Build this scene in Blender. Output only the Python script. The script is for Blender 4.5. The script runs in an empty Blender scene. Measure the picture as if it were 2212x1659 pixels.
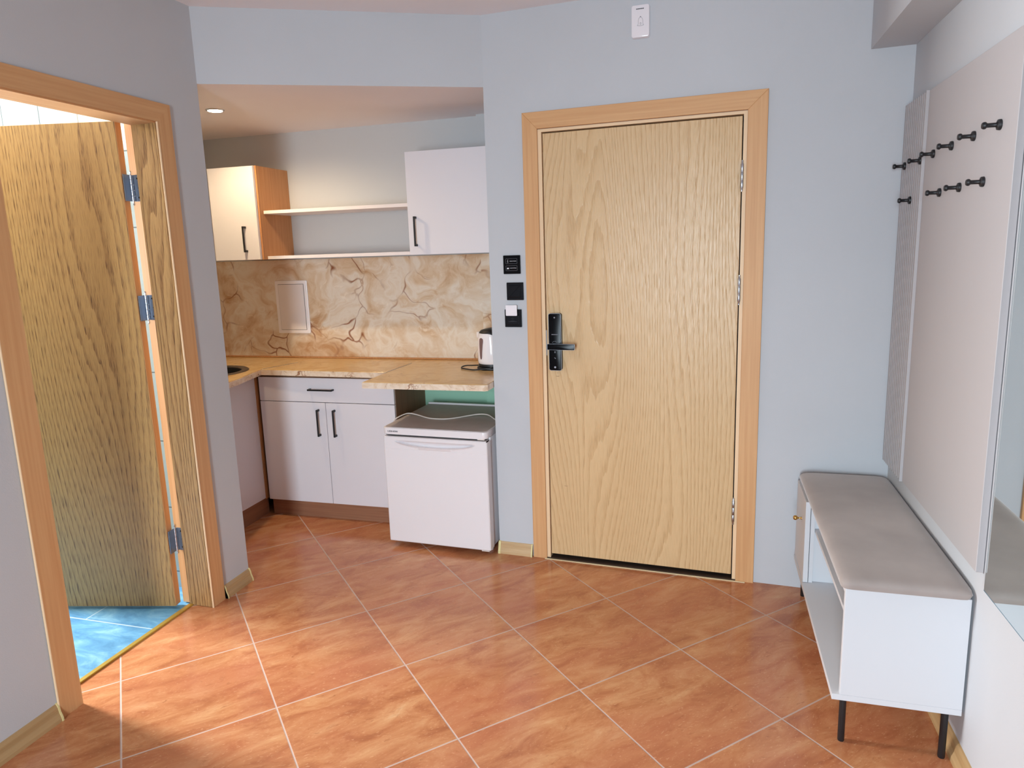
import bpy, bmesh, math, random
from mathutils import Vector, Matrix

random.seed(4)
SC = bpy.context.scene
COL = SC.collection
PI = math.pi

# ------------------------------------------------------------------ helpers
def lin(c):
    c /= 255.0
    return c / 12.92 if c <= 0.04045 else ((c + 0.055) / 1.055) ** 2.4

def rgb(r, g, b):
    return (lin(r), lin(g), lin(b), 1.0)

def link(o, parent=None):
    COL.objects.link(o)
    if parent is not None:
        o.parent = parent
    return o

def obj(name, bm, mat, parent=None, smooth=None):
    me = bpy.data.meshes.new(name)
    bmesh.ops.recalc_face_normals(bm, faces=bm.faces)
    bm.to_mesh(me)
    bm.free()
    if mat is not None:
        me.materials.append(mat)
    o = bpy.data.objects.new(name, me)
    link(o, parent)
    if smooth is not None:
        for p in me.polygons:
            p.use_smooth = True
        try:
            me.set_sharp_from_angle(angle=math.radians(smooth))
        except Exception:
            pass
    return o

def tag(o, label=None, cat=None, group=None, kind=None):
    if label: o['label'] = label
    if cat: o['category'] = cat
    if group: o['group'] = group
    if kind: o['kind'] = kind
    return o

def empty(name, loc=(0, 0, 0), rz=0.0):
    o = bpy.data.objects.new(name, None)
    o.empty_display_size = 0.05
    o.location = loc
    o.rotation_euler = (0, 0, rz)
    return link(o)

def box(x0, x1, y0, y1, z0, z1, bev=0.0, seg=2, bm=None):
    b = bmesh.new()
    vs = [b.verts.new((x, y, z)) for z in (z0, z1) for y in (y0, y1) for x in (x0, x1)]
    for f in ((0, 2, 3, 1), (4, 5, 7, 6), (0, 1, 5, 4), (2, 6, 7, 3), (0, 4, 6, 2), (1, 3, 7, 5)):
        b.faces.new([vs[i] for i in f])
    if bev > 0:
        bmesh.ops.bevel(b, geom=list(b.edges), offset=bev, segments=seg, profile=0.5, affect='EDGES')
    if bm is None:
        return b
    return merge(bm, b)

def merge(bm, b):
    me = bpy.data.meshes.new('tmp')
    b.to_mesh(me)
    b.free()
    bm.from_mesh(me)
    bpy.data.meshes.remove(me)
    return bm

def prism(poly, z0, z1, bev=0.0, seg=2, bm=None):
    b = bmesh.new()
    lo = [b.verts.new((x, y, z0)) for x, y in poly]
    hi = [b.verts.new((x, y, z1)) for x, y in poly]
    n = len(poly)
    b.faces.new(lo[::-1])
    b.faces.new(hi)
    for i in range(n):
        j = (i + 1) % n
        b.faces.new((lo[i], lo[j], hi[j], hi[i]))
    if bev > 0:
        bmesh.ops.bevel(b, geom=list(b.edges), offset=bev, segments=seg, profile=0.5, affect='EDGES')
    return b if bm is None else merge(bm, b)

def xform(bm, M):
    bmesh.ops.transform(bm, matrix=M, verts=bm.verts)
    return bm

def profile_extrude(prof, p0, p1, up=(0, 0, 1), bm=None, side=None):
    """prof: list of (out, z) swept from p0 to p1; out measured along side vector."""
    b = bmesh.new()
    p0 = Vector(p0); p1 = Vector(p1)
    d = (p1 - p0).normalized()
    s = Vector(side) if side else d.cross(Vector(up))
    u = Vector(up)
    A = [b.verts.new(p0 + s * a + u * z) for a, z in prof]
    B = [b.verts.new(p1 + s * a + u * z) for a, z in prof]
    n = len(prof)
    for i in range(n):
        j = (i + 1) % n
        b.faces.new((A[i], A[j], B[j], B[i]))
    b.faces.new(A[::-1]); b.faces.new(B)
    return b if bm is None else merge(bm, b)

def tube(pts, r, seg=12, closed=False, bm=None, radii=None):
    b = bmesh.new()
    pts = [Vector(p) for p in pts]
    n = len(pts)
    rings = []
    prev = None
    for i, p in enumerate(pts):
        if closed:
            t = (pts[(i + 1) % n] - pts[i - 1]).normalized()
        else:
            t = (pts[min(i + 1, n - 1)] - pts[max(i - 1, 0)]).normalized()
        if prev is None:
            a = Vector((0, 0, 1)) if abs(t.z) < 0.9 else Vector((1, 0, 0))
            u = t.cross(a).normalized()
        else:
            u = (prev - t * prev.dot(t)).normalized()
        prev = u
        v = t.cross(u)
        rr = radii[i] if radii else r
        rings.append([b.verts.new(p + (u * math.cos(2 * PI * k / seg) + v * math.sin(2 * PI * k / seg)) * rr) for k in range(seg)])
    m = n if closed else n - 1
    for i in range(m):
        A, B = rings[i], rings[(i + 1) % n]
        for k in range(seg):
            l = (k + 1) % seg
            b.faces.new((A[k], A[l], B[l], B[k]))
    if not closed:
        b.faces.new(rings[0][::-1]); b.faces.new(rings[-1])
    return b if bm is None else merge(bm, b)

def smooth_path(pts, sub=8):
    P = [Vector(p) for p in pts]
    out = []
    for i in range(len(P) - 1):
        p0 = P[max(i - 1, 0)]; p1 = P[i]; p2 = P[i + 1]; p3 = P[min(i + 2, len(P) - 1)]
        for k in range(sub):
            t = k / sub
            out.append(0.5 * ((2 * p1) + (p2 - p0) * t + (2 * p0 - 5 * p1 + 4 * p2 - p3) * t * t + (3 * p1 - p0 - 3 * p2 + p3) * t ** 3))
    out.append(P[-1])
    return out

def lathe(prof, seg=32, c=(0, 0, 0), axis='Z', bm=None, caps=True):
    b = bmesh.new()
    rings = []
    for r, z in prof:
        ring = []
        for k in range(seg):
            a = 2 * PI * k / seg
            v = Vector((r * math.cos(a), r * math.sin(a), z))
            if axis == 'Y':
                v = Vector((v.x, v.z, v.y))
            elif axis == 'X':
                v = Vector((v.z, v.x, v.y))
            ring.append(b.verts.new(v + Vector(c)))
        rings.append(ring)
    for A, B in zip(rings, rings[1:]):
        for k in range(seg):
            l = (k + 1) % seg
            b.faces.new((A[k], A[l], B[l], B[k]))
    if caps:
        b.faces.new(rings[0][::-1]); b.faces.new(rings[-1])
    return b if bm is None else merge(bm, b)

def rrect(x0, x1, z0, z1, r, n=6):
    pts = []
    for cx, cz, a0 in ((x1 - r, z0 + r, -90), (x1 - r, z1 - r, 0), (x0 + r, z1 - r, 90), (x0 + r, z0 + r, 180)):
        for k in range(n + 1):
            a = math.radians(a0 + 90 * k / n)
            pts.append((cx + r * math.cos(a), cz + r * math.sin(a)))
    return pts

def plate(pts, y0, y1, bev=0.0, bm=None, seg=2):
    """polygon in xz, thickness from y0 to y1"""
    b = prism(pts, 0, 1)
    M = Matrix(((1, 0, 0, 0), (0, 0, y1 - y0, y0), (0, 1, 0, 0), (0, 0, 0, 1)))
    xform(b, M)
    if bev > 0:
        ymin = min(y0, y1)
        es = [e for e in b.edges if abs(e.verts[0].co.y - ymin) < 1e-6 and abs(e.verts[1].co.y - ymin) < 1e-6]
        bmesh.ops.bevel(b, geom=es, offset=bev, segments=seg, profile=0.5, affect='EDGES')
    return b if bm is None else merge(bm, b)

def text_mesh(name, s, width, mat, parent, x, y, z, height=None, thick=0.0006, squash=1.0):
    """flat raised lettering in the local xz plane facing -y, lower-left corner at x,z"""
    cu = bpy.data.curves.new(name, 'FONT')
    cu.body = s
    cu.extrude = 0.5
    cu.offset = 0.012
    t = bpy.data.objects.new(name, cu)
    COL.objects.link(t)
    bpy.context.view_layer.update()
    dg = bpy.context.evaluated_depsgraph_get()
    me = bpy.data.meshes.new_from_object(t.evaluated_get(dg))
    bpy.data.objects.remove(t)
    bpy.data.curves.remove(cu)
    me.name = name
    xs = [v.co.x for v in me.vertices]; ys = [v.co.y for v in me.vertices]
    w = max(xs) - min(xs); h = max(ys) - min(ys)
    k = width / w
    kh = (height / h) if height else k
    for v in me.vertices:
        c = v.co.copy()
        v.co = ((c.x - min(xs)) * k + x, y - (c.z + 0.5) * thick, (c.y - min(ys)) * kh + z)
    me.materials.clear()
    me.materials.append(mat)
    o = bpy.data.objects.new(name, me)
    return link(o, parent)

# ------------------------------------------------------------------ materials
def newmat(name):
    m = bpy.data.materials.new(name)
    m.use_nodes = True
    nt = m.node_tree
    return m, nt, nt.nodes['Principled BSDF']

def N(nt, t, **kw):
    n = nt.nodes.new(t)
    for k, v in kw.items():
        if k in n.inputs:
            n.inputs[k].default_value = v
        else:
            setattr(n, k, v)
    return n

def L(nt, a, b):
    nt.links.new(a, b)

def coords(nt, scale=(1, 1, 1), rot=(0, 0, 0), loc=(0, 0, 0)):
    tc = nt.nodes.new('ShaderNodeTexCoord')
    mp = nt.nodes.new('ShaderNodeMapping')
    mp.inputs['Scale'].default_value = scale
    mp.inputs['Rotation'].default_value = rot
    mp.inputs['Location'].default_value = loc
    L(nt, tc.outputs['Object'], mp.inputs['Vector'])
    return mp.outputs['Vector']

def math_(nt, op, a, b=None, clamp=False):
    n = nt.nodes.new('ShaderNodeMath')
    n.operation = op
    n.use_clamp = clamp
    for i, v in enumerate((a, b)):
        if v is None: continue
        if isinstance(v, (int, float)):
            n.inputs[i].default_value = v
        else:
            L(nt, v, n.inputs[i])
    return n.outputs[0]

def mixc(nt, f, a, b, mode='MIX'):
    n = nt.nodes.new('ShaderNodeMix')
    n.data_type = 'RGBA'
    n.blend_type = mode
    for i, v in ((0, f), (6, a), (7, b)):
        if isinstance(v, (int, float)):
            n.inputs[i].default_value = v
        elif isinstance(v, tuple):
            n.inputs[i].default_value = v
        else:
            L(nt, v, n.inputs[i])
    return n.outputs[2]

def ramp(nt, f, stops):
    n = nt.nodes.new('ShaderNodeValToRGB')
    cr = n.color_ramp
    while len(cr.elements) > len(stops):
        cr.elements.remove(cr.elements[-1])
    while len(cr.elements) < len(stops):
        cr.elements.new(0.5)
    for e, (p, c) in zip(cr.elements, stops):
        e.position = p
        e.color = c
    L(nt, f, n.inputs[0])
    return n.outputs[0]

def bump(nt, bs, h, strength=0.2, dist=0.002):
    n = nt.nodes.new('ShaderNodeBump')
    n.inputs['Strength'].default_value = strength
    n.inputs['Distance'].default_value = dist
    L(nt, h, n.inputs['Height'])
    L(nt, n.outputs[0], bs.inputs['Normal'])

def plain(name, c, rough=0.5, metal=0.0, spec=0.5, var=0.04, vs=3.0, bumpy=0.0, bs_=300):
    m, nt, b = newmat(name)
    b.inputs['Roughness'].default_value = rough
    b.inputs['Metallic'].default_value = metal
    b.inputs['Specular IOR Level'].default_value = spec
    v = coords(nt)
    n = N(nt, 'ShaderNodeTexNoise', Scale=vs, Detail=3.0)
    L(nt, v, n.inputs['Vector'])
    d = tuple(x * (1 - var) for x in c[:3]) + (1,)
    u = tuple(min(1, x * (1 + var)) for x in c[:3]) + (1,)
    L(nt, ramp(nt, n.outputs[0], [(0.3, d), (0.7, u)]), b.inputs['Base Color'])
    if bumpy:
        n2 = N(nt, 'ShaderNodeTexNoise', Scale=bs_, Detail=2.0)
        L(nt, v, n2.inputs['Vector'])
        bump(nt, b, n2.outputs[0], bumpy, 0.001)
    return m

def paint(name, c, var=0.03):
    return plain(name, c, rough=0.75, spec=0.25, var=var, vs=1.6, bumpy=0.25, bs_=260)

def veneer(name, light, dark, pore, rings=38.0, scale=2.6, zs=0.13, mottle=0.5, rough=0.42, relief=0.35, seed=0.0, spec=0.4, pores=0.55, jit=0.45, bandk=0.75, freq=50.0):
    m, nt, b = newmat(name)
    v = coords(nt, scale=(1, 1, zs), loc=(seed, seed * 1.7, seed * 0.3))
    n1 = N(nt, 'ShaderNodeTexNoise', Scale=scale, Detail=1.2, Roughness=0.45)
    L(nt, v, n1.inputs['Vector'])
    vn = coords(nt, scale=(1, 1, 0.12))
    nj = N(nt, 'ShaderNodeTexNoise', Scale=45.0, Detail=2.0)
    L(nt, vn, nj.inputs['Vector'])
    s = math_(nt, 'MULTIPLY', n1.outputs[0], rings)
    spx = nt.nodes.new('ShaderNodeSeparateXYZ')
    L(nt, v, spx.inputs[0])
    s = math_(nt, 'ADD', s, math_(nt, 'MULTIPLY', math_(nt, 'ADD', spx.outputs[0], spx.outputs[1]), freq))
    s = math_(nt, 'ADD', s, math_(nt, 'MULTIPLY', nj.outputs[0], jit))
    fr = math_(nt, 'FRACT', s)
    band = ramp(nt, fr, [(0.0, (0, 0, 0, 1)), (0.55, (0.25, 0.25, 0.25, 1)), (0.86, (1, 1, 1, 1)), (0.97, (0.9, 0.9, 0.9, 1)), (1.0, (0, 0, 0, 1))])
    vp = coords(nt, scale=(1, 1, 0.03))
    np_ = N(nt, 'ShaderNodeTexNoise', Scale=520.0, Detail=2.0)
    L(nt, vp, np_.inputs['Vector'])
    pr = ramp(nt, np_.outputs[0], [(0.50, (0, 0, 0, 1)), (0.62, (1, 1, 1, 1))])
    vm = coords(nt, scale=(1, 1, 0.25), loc=(3.1, 0, 0))
    nm = N(nt, 'ShaderNodeTexNoise', Scale=5.0, Detail=3.0)
    L(nt, vm, nm.inputs['Vector'])
    base = mixc(nt, math_(nt, 'MULTIPLY', nm.outputs[0], mottle), light, dark)
    c = mixc(nt, math_(nt, 'MULTIPLY', band, bandk), base, dark)
    pm = math_(nt, 'MULTIPLY', pr, math_(nt, 'MULTIPLY', math_(nt, 'ADD', band, 0.35), pores))
    c = mixc(nt, pm, c, pore)
    L(nt, c, b.inputs['Base Color'])
    b.inputs['Roughness'].default_value = rough
    b.inputs['Specular IOR Level'].default_value = spec
    h = math_(nt, 'SUBTRACT', 1.0, math_(nt, 'ADD', math_(nt, 'MULTIPLY', band, 0.5), math_(nt, 'MULTIPLY', pm, 0.8)))
    bump(nt, b, h, relief, 0.0012)
    return m

def fine_wood(name, light, dark, rough=0.45, stretch='z', sc=90.0):
    m, nt, b = newmat(name)
    st = {'z': (1, 1, 0.03), 'x': (0.03, 1, 1), 'y': (1, 0.03, 1)}[stretch]
    v = coords(nt, scale=st)
    n = N(nt, 'ShaderNodeTexNoise', Scale=sc, Detail=4.0)
    L(nt, v, n.inputs['Vector'])
    L(nt, ramp(nt, n.outputs[0], [(0.3, dark), (0.7, light)]), b.inputs['Base Color'])
    b.inputs['Roughness'].default_value = rough
    b.inputs['Specular IOR Level'].default_value = 0.4
    bump(nt, b, n.outputs[0], 0.08, 0.001)
    return m

def marble(name, c0, c1, c2, vein, rough=0.25, sc=1.0, streak=None, veinamt=1.0):
    m, nt, b = newmat(name)
    v = coords(nt)
    nd = N(nt, 'ShaderNodeTexNoise', Scale=2.6 * sc, Detail=3.0, Roughness=0.5)
    L(nt, v, nd.inputs['Vector'])
    vm = nt.nodes.new('ShaderNodeVectorMath'); vm.operation = 'MULTIPLY_ADD'
    L(nt, nd.outputs['Color'], vm.inputs[0])
    vm.inputs[1].default_value = (0.6, 0.6, 0.38)
    L(nt, v, vm.inputs[2])
    w = vm.outputs[0]
    n1 = N(nt, 'ShaderNodeTexNoise', Scale=4.0 * sc, Detail=9.0, Roughness=0.62)
    n1.inputs['Distortion'].default_value = 0.8
    L(nt, w, n1.inputs['Vector'])
    base = ramp(nt, n1.outputs[0], [(0.30, c2), (0.44, c1), (0.56, c0), (0.70, c1)])
    # white flecks
    n3 = N(nt, 'ShaderNodeTexNoise', Scale=16.0 * sc, Detail=6.0, Roughness=0.7)
    n3.inputs['Distortion'].default_value = 1.5
    L(nt, w, n3.inputs['Vector'])
    fl = ramp(nt, n3.outputs[0], [(0.60, (0, 0, 0, 1)), (0.68, (1, 1, 1, 1))])
    base = mixc(nt, math_(nt, 'MULTIPLY', fl, 0.35), base, (min(1, c0[0] * 1.25), min(1, c0[1] * 1.28), min(1, c0[2] * 1.3), 1))
    vo = nt.nodes.new('ShaderNodeTexVoronoi'); vo.feature = 'DISTANCE_TO_EDGE'
    vo.inputs['Scale'].default_value = 5.2 * sc
    L(nt, w, vo.inputs['Vector'])
    ln = ramp(nt, vo.outputs['Distance'], [(0.0, (1, 1, 1, 1)), (0.010, (0.8, 0.8, 0.8, 1)), (0.034, (0, 0, 0, 1))])
    mk = N(nt, 'ShaderNodeTexNoise', Scale=3.3 * sc, Detail=3.0)
    L(nt, v, mk.inputs['Vector'])
    mask = ramp(nt, mk.outputs[0], [(0.50, (0, 0, 0, 1)), (0.62, (1, 1, 1, 1))])
    f = math_(nt, 'MULTIPLY', math_(nt, 'MULTIPLY', ln, mask), veinamt)
    c = mixc(nt, f, base, vein)
    if streak:
        vs = coords(nt, scale=(0.10, 1, 1))
        n4 = N(nt, 'ShaderNodeTexNoise', Scale=60.0, Detail=3.0)
        L(nt, vs, n4.inputs['Vector'])
        c = mixc(nt, ramp(nt, n4.outputs[0], [(0.62, (0, 0, 0, 1)), (0.74, (0.6, 0.6, 0.6, 1))]), c, streak)
    L(nt, c, b.inputs['Base Color'])
    b.inputs['Roughness'].default_value = rough
    b.inputs['Specular IOR Level'].default_value = 0.45
    return m

def grid_lines(nt, u, v, T, g, off=0.0):
    """returns (mask of joint 0/1, cell u, cell v)"""
    a = math_(nt, 'DIVIDE', u, T); c = math_(nt, 'DIVIDE', v, T)
    fa = math_(nt, 'FLOOR', a); fc = math_(nt, 'FLOOR', c)
    ra = math_(nt, 'SUBTRACT', a, fa); rc = math_(nt, 'SUBTRACT', c, fc)
    da = math_(nt, 'MINIMUM', ra, math_(nt, 'SUBTRACT', 1.0, ra))
    dc = math_(nt, 'MINIMUM', rc, math_(nt, 'SUBTRACT', 1.0, rc))
    d = math_(nt, 'MULTIPLY', math_(nt, 'MINIMUM', da, dc), T)
    return d, fa, fc

def floor_tiles():
    m, nt, b = newmat('terracotta_floor_tile')
    tc = nt.nodes.new('ShaderNodeTexCoord')
    sp = nt.nodes.new('ShaderNodeSeparateXYZ')
    L(nt, tc.outputs['Object'], sp.inputs[0])
    k = 1 / math.sqrt(2)
    u = math_(nt, 'MULTIPLY', math_(nt, 'ADD', sp.outputs[0], sp.outputs[1]), k)
    v = math_(nt, 'MULTIPLY', math_(nt, 'SUBTRACT', sp.outputs[1], sp.outputs[0]), k)
    T = 0.45
    d, fa, fc = grid_lines(nt, u, v, T, 0.002)
    cell = math_(nt, 'ADD', math_(nt, 'MULTIPLY', fa, 3.17), math_(nt, 'MULTIPLY', fc, 7.31))
    # streaky stone texture running along u, shifted per tile
    cb = nt.nodes.new('ShaderNodeCombineXYZ')
    L(nt, math_(nt, 'MULTIPLY', math_(nt, 'ADD', u, math_(nt, 'MULTIPLY', v, 0.12)), 0.42), cb.inputs[0])
    L(nt, v, cb.inputs[1])
    L(nt, cell, cb.inputs[2])
    n1 = N(nt, 'ShaderNodeTexNoise', Scale=13.0, Detail=9.0, Roughness=0.66)
    n1.inputs['Distortion'].default_value = 0.6
    L(nt, cb.outputs[0], n1.inputs['Vector'])
    c = ramp(nt, n1.outputs[0], [(0.26, rgb(154, 92, 60)), (0.42, rgb(178, 114, 76)), (0.52, rgb(192, 131, 89)), (0.64, rgb(204, 150, 106)), (0.80, rgb(218, 178, 136))])
    n2 = N(nt, 'ShaderNodeTexNoise', Scale=4.5, Detail=4.0)
    L(nt, cb.outputs[0], n2.inputs['Vector'])
    c = mixc(nt, ramp(nt, n2.outputs[0], [(0.42, (0, 0, 0, 1)), (0.66, (0.5, 0.5, 0.5, 1))]), c, rgb(184, 112, 82))
    n3 = N(nt, 'ShaderNodeTexNoise', Scale=38.0, Detail=5.0, Roughness=0.7)
    n3.inputs['Distortion'].default_value = 1.0
    L(nt, cb.outputs[0], n3.inputs['Vector'])
    c = mixc(nt, ramp(nt, n3.outputs[0], [(0.24, (0.75, 0.75, 0.75, 1)), (0.40, (0, 0, 0, 1))]), c, rgb(142, 84, 56))
    n4 = N(nt, 'ShaderNodeTexNoise', Scale=190.0, Detail=2.0)
    L(nt, cb.outputs[0], n4.inputs['Vector'])
    c = mixc(nt, ramp(nt, n4.outputs[0], [(0.62, (0, 0, 0, 1)), (0.72, (0.35, 0.35, 0.35, 1))]), c, rgb(225, 178, 135))
    jm = ramp(nt, d, [(0.0010, (1, 1, 1, 1)), (0.0018, (0, 0, 0, 1))])
    c = mixc(nt, jm, c, rgb(198, 184, 176))
    L(nt, c, b.inputs['Base Color'])
    L(nt, math_(nt, 'ADD', 0.17, math_(nt, 'MULTIPLY', jm, 0.6)), b.inputs['Roughness'])
    b.inputs['Specular IOR Level'].default_value = 0.5
    h = ramp(nt, d, [(0.0010, (0, 0, 0, 1)), (0.0035, (1, 1, 1, 1))])
    bump(nt, b, h, 0.5, 0.0012)
    return m

def bath_floor():
    m, nt, b = newmat('blue_bathroom_tile')
    tc = nt.nodes.new('ShaderNodeTexCoord')
    sp = nt.nodes.new('ShaderNodeSeparateXYZ')
    L(nt, tc.outputs['Object'], sp.inputs[0])
    x, y = sp.outputs[0], sp.outputs[1]
    row = math_(nt, 'FLOOR', math_(nt, 'DIVIDE', math_(nt, 'SUBTRACT', y, 0.005), 0.6))
    xs = math_(nt, 'ADD', math_(nt, 'ADD', x, 0.186), math_(nt, 'MULTIPLY', row, 0.376))
    d, fa, fc = grid_lines(nt, xs, math_(nt, 'SUBTRACT', y, 0.005), 0.6, 0.002)
    v = coords(nt, scale=(1.0, 2.2, 1), rot=(0, 0, 0.35))
    n = N(nt, 'ShaderNodeTexNoise', Scale=6.0, Detail=8.0, Roughness=0.65)
    n.inputs['Distortion'].default_value = 0.6
    L(nt, v, n.inputs['Vector'])
    c = ramp(nt, n.outputs[0], [(0.3, rgb(66, 118, 158)), (0.5, rgb(96, 152, 188)), (0.68, rgb(140, 188, 208))])
    jm = ramp(nt, d, [(0.0016, (1, 1, 1, 1)), (0.0026, (0, 0, 0, 1))])
    c = mixc(nt, jm, c, rgb(205, 220, 225))
    L(nt, c, b.inputs['Base Color'])
    b.inputs['Roughness'].default_value = 0.35
    return m

def wall_tiles():
    m, nt, b = newmat('white_wall_tile')
    tc = nt.nodes.new('ShaderNodeTexCoord')
    sp = nt.nodes.new('ShaderNodeSeparateXYZ')
    L(nt, tc.outputs['Object'], sp.inputs[0])
    a = math_(nt, 'DIVIDE', math_(nt, 'ADD', math_(nt, 'ADD', sp.outputs[0], sp.outputs[1]), 0.283), 0.2013)
    z = math_(nt, 'DIVIDE', math_(nt, 'ADD', sp.outputs[2], -0.074), 0.306)
    def dist(q, s):
        f = math_(nt, 'SUBTRACT', q, math_(nt, 'FLOOR', q))
        return math_(nt, 'MULTIPLY', math_(nt, 'MINIMUM', f, math_(nt, 'SUBTRACT', 1.0, f)), s)
    d = math_(nt, 'MINIMUM', dist(a, 0.2013), dist(z, 0.306))
    jm = ramp(nt, d, [(0.0010, (1, 1, 1, 1)), (0.0018, (0, 0, 0, 1))])
    c = mixc(nt, jm, rgb(160, 176, 178), rgb(60, 64, 66))
    L(nt, c, b.inputs['Base Color'])
    b.inputs['Roughness'].default_value = 0.2
    return m

M_WALL = paint('wall_paint', rgb(194, 197, 201))
M_CEIL = paint('ceiling_paint', rgb(238, 234, 236))
M_GREEN = None
def kitchen_wall_mat():
    m, nt, b = newmat('kitchen_wall_paint')
    tc = nt.nodes.new('ShaderNodeTexCoord')
    sp = nt.nodes.new('ShaderNodeSeparateXYZ')
    L(nt, tc.outputs['Object'], sp.inputs[0])
    f = math_(nt, 'LESS_THAN', sp.outputs[2], 0.84)
    L(nt, mixc(nt, f, rgb(194, 196, 198), rgb(160, 206, 180)), b.inputs['Base Color'])
    b.inputs['Roughness'].default_value = 0.8
    return m
M_KWALL = kitchen_wall_mat()
M_FLOOR = floor_tiles()
M_BFLOOR = bath_floor()
M_BWALL = wall_tiles()
M_OAK = veneer('light_oak_veneer', rgb(219, 188, 143), rgb(200, 162, 115), rgb(182, 142, 98), rings=42, scale=2.7, zs=0.11, relief=0.8, seed=2.3, rough=0.34, pores=0.4, jit=0.8, bandk=0.5, freq=62.0)
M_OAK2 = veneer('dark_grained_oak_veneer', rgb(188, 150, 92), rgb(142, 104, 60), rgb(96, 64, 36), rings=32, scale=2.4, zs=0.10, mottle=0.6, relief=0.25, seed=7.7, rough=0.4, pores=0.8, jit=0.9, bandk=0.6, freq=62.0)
M_OAK3 = veneer('bold_grained_oak_veneer', rgb(190, 152, 100), rgb(136, 98, 60), rgb(100, 68, 40), rings=18, scale=6.0, zs=0.10, freq=75.0, mottle=0.4, relief=0.3, seed=1.2, rough=0.45, pores=0.8)
M_CASE = fine_wood('tan_casing_wood', rgb(214, 167, 118), rgb(203, 152, 103), rough=0.5)
M_CASEH = fine_wood('tan_casing_wood_crosswise', rgb(214, 167, 118), rgb(203, 152, 103), rough=0.5, stretch='y')
M_CASEX = fine_wood('tan_casing_wood_along', rgb(214, 167, 118), rgb(203, 152, 103), rough=0.5, stretch='x')
M_CASEL = plain('pale_casing_edge', rgb(232, 200, 160), 0.5)
M_BASE = fine_wood('baseboard_wood', rgb(188, 156, 112), rgb(166, 134, 92), rough=0.4, stretch='y', sc=60)
M_BASEX = fine_wood('baseboard_wood_x', rgb(206, 176, 134), rgb(184, 150, 108), rough=0.4, stretch='x', sc=60)
M_CAP = plain('pale_plastic_end_cap', rgb(222, 208, 150), 0.5)
M_MARBLE = marble('onyx_splashback', rgb(226, 216, 202), rgb(212, 188, 160), rgb(184, 140, 98), rgb(136, 76, 42), rough=0.3, veinamt=1.0)
M_TOP = marble('onyx_worktop', rgb(216, 184, 134), rgb(206, 170, 116), rgb(194, 154, 98), rgb(140, 96, 60), rough=0.22, sc=1.3, streak=rgb(160, 118, 74), veinamt=0.4)
M_TOPEDGE = marble('onyx_worktop_edge', rgb(236, 220, 200), rgb(226, 204, 178), rgb(206, 172, 138), rgb(150, 96, 60), rough=0.3, sc=2.0)
M_WHITE = plain('white_melamine', rgb(226, 220, 222), 0.45, var=0.01)
M_LAVEN = plain('cabinet_front_white', rgb(222, 220, 226), 0.42, var=0.01)
M_BEECH = fine_wood('beech_melamine', rgb(198, 146, 98), rgb(182, 128, 82), rough=0.5)
M_BEECHD = fine_wood('brown_melamine', rgb(140, 102, 76), rgb(122, 88, 64), rough=0.55)
M_PLINTH = fine_wood('brown_plinth', rgb(158, 112, 84), rgb(140, 96, 72), rough=0.5, stretch='x')
M_PLINTHY = fine_wood('brown_plinth_y', rgb(158, 112, 84), rgb(140, 96, 72), rough=0.5, stretch='y')
M_BLACK = plain('matt_black_metal', rgb(24, 24, 27), 0.45, metal=0.0)
M_BLACKG = plain('gloss_black', rgb(8, 8, 11), 0.22, spec=0.12)
M_SWITCH = plain('black_plastic', rgb(10, 12, 18), 0.25, spec=0.25)
M_GREYPRINT = plain('grey_print', rgb(120, 122, 130), 0.5)
M_DIMPRINT = plain('dim_print', rgb(48, 50, 58), 0.5)
M_WHITEPRINT = plain('white_print', rgb(215, 218, 225), 0.5)
M_DARKPRINT = plain('dark_print', rgb(22, 26, 34), 0.5)
M_CHROME = plain('brushed_steel', rgb(190, 196, 206), 0.28, metal=1.0)
M_ZINC = plain('zinc_hinge_plate', rgb(140, 152, 168), 0.4, metal=0.8)
M_BRASS = plain('brass', rgb(205, 165, 96), 0.28, metal=1.0)
M_BRASSD = plain('brass_strip', rgb(206, 174, 84), 0.35, metal=0.6)
M_FRIDGE = plain('white_enamel', rgb(232, 228, 230), 0.3, var=0.01, vs=1.0)
M_FRTOP = plain('fridge_worktop_grey_white', rgb(196, 188, 186), 0.5, var=0.03, vs=20)
M_PLAST = plain('white_gloss_plastic', rgb(238, 234, 238), 0.14, var=0.01)
M_CORDW = plain('white_cord', rgb(222, 214, 206), 0.5)
M_GAUGE = plain('smoky_gauge', rgb(122, 98, 98), 0.2)
M_SINK = plain('dark_granite_sink', rgb(82, 68, 56), 0.5, var=0.2, vs=90)
M_SINKIN = plain('sink_bowl_dark', rgb(24, 22, 22), 0.5)
M_BENCH = plain('warm_white_melamine', rgb(206, 208, 212), 0.5, var=0.01)
M_PANEL = plain('taupe_panel', rgb(180, 176, 177), 0.55, var=0.01)
M_VELVET, nt_, b_ = newmat('taupe_velvet')
b_.inputs['Roughness'].default_value = 0.85
b_.inputs['Sheen Weight'].default_value = 0.5
b_.inputs['Sheen Roughness'].default_value = 0.4
v_ = coords(nt_)
n_ = N(nt_, 'ShaderNodeTexNoise', Scale=5.0, Detail=5.0)
L(nt_, v_, n_.inputs['Vector'])
L(nt_, ramp(nt_, n_.outputs[0], [(0.3, rgb(146, 134, 128)), (0.7, rgb(164, 152, 146))]), b_.inputs['Base Color'])
n2_ = N(nt_, 'ShaderNodeTexNoise', Scale=500.0, Detail=2.0)
L(nt_, v_, n2_.inputs['Vector'])
bump(nt_, b_, n2_.outputs[0], 0.2, 0.001)
M_MIRROR, nt_, b_ = newmat('mirror_glass')
b_.inputs['Metallic'].default_value = 1.0
b_.inputs['Roughness'].default_value = 0.02
b_.inputs['Base Color'].default_value = (0.80, 0.86, 0.85, 1)
M_GLASSEDGE = plain('blue_green_glass_edge', rgb(86, 118, 138), 0.2)
M_DARK = plain('dark_gap', rgb(16, 14, 14), 0.7)
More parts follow.
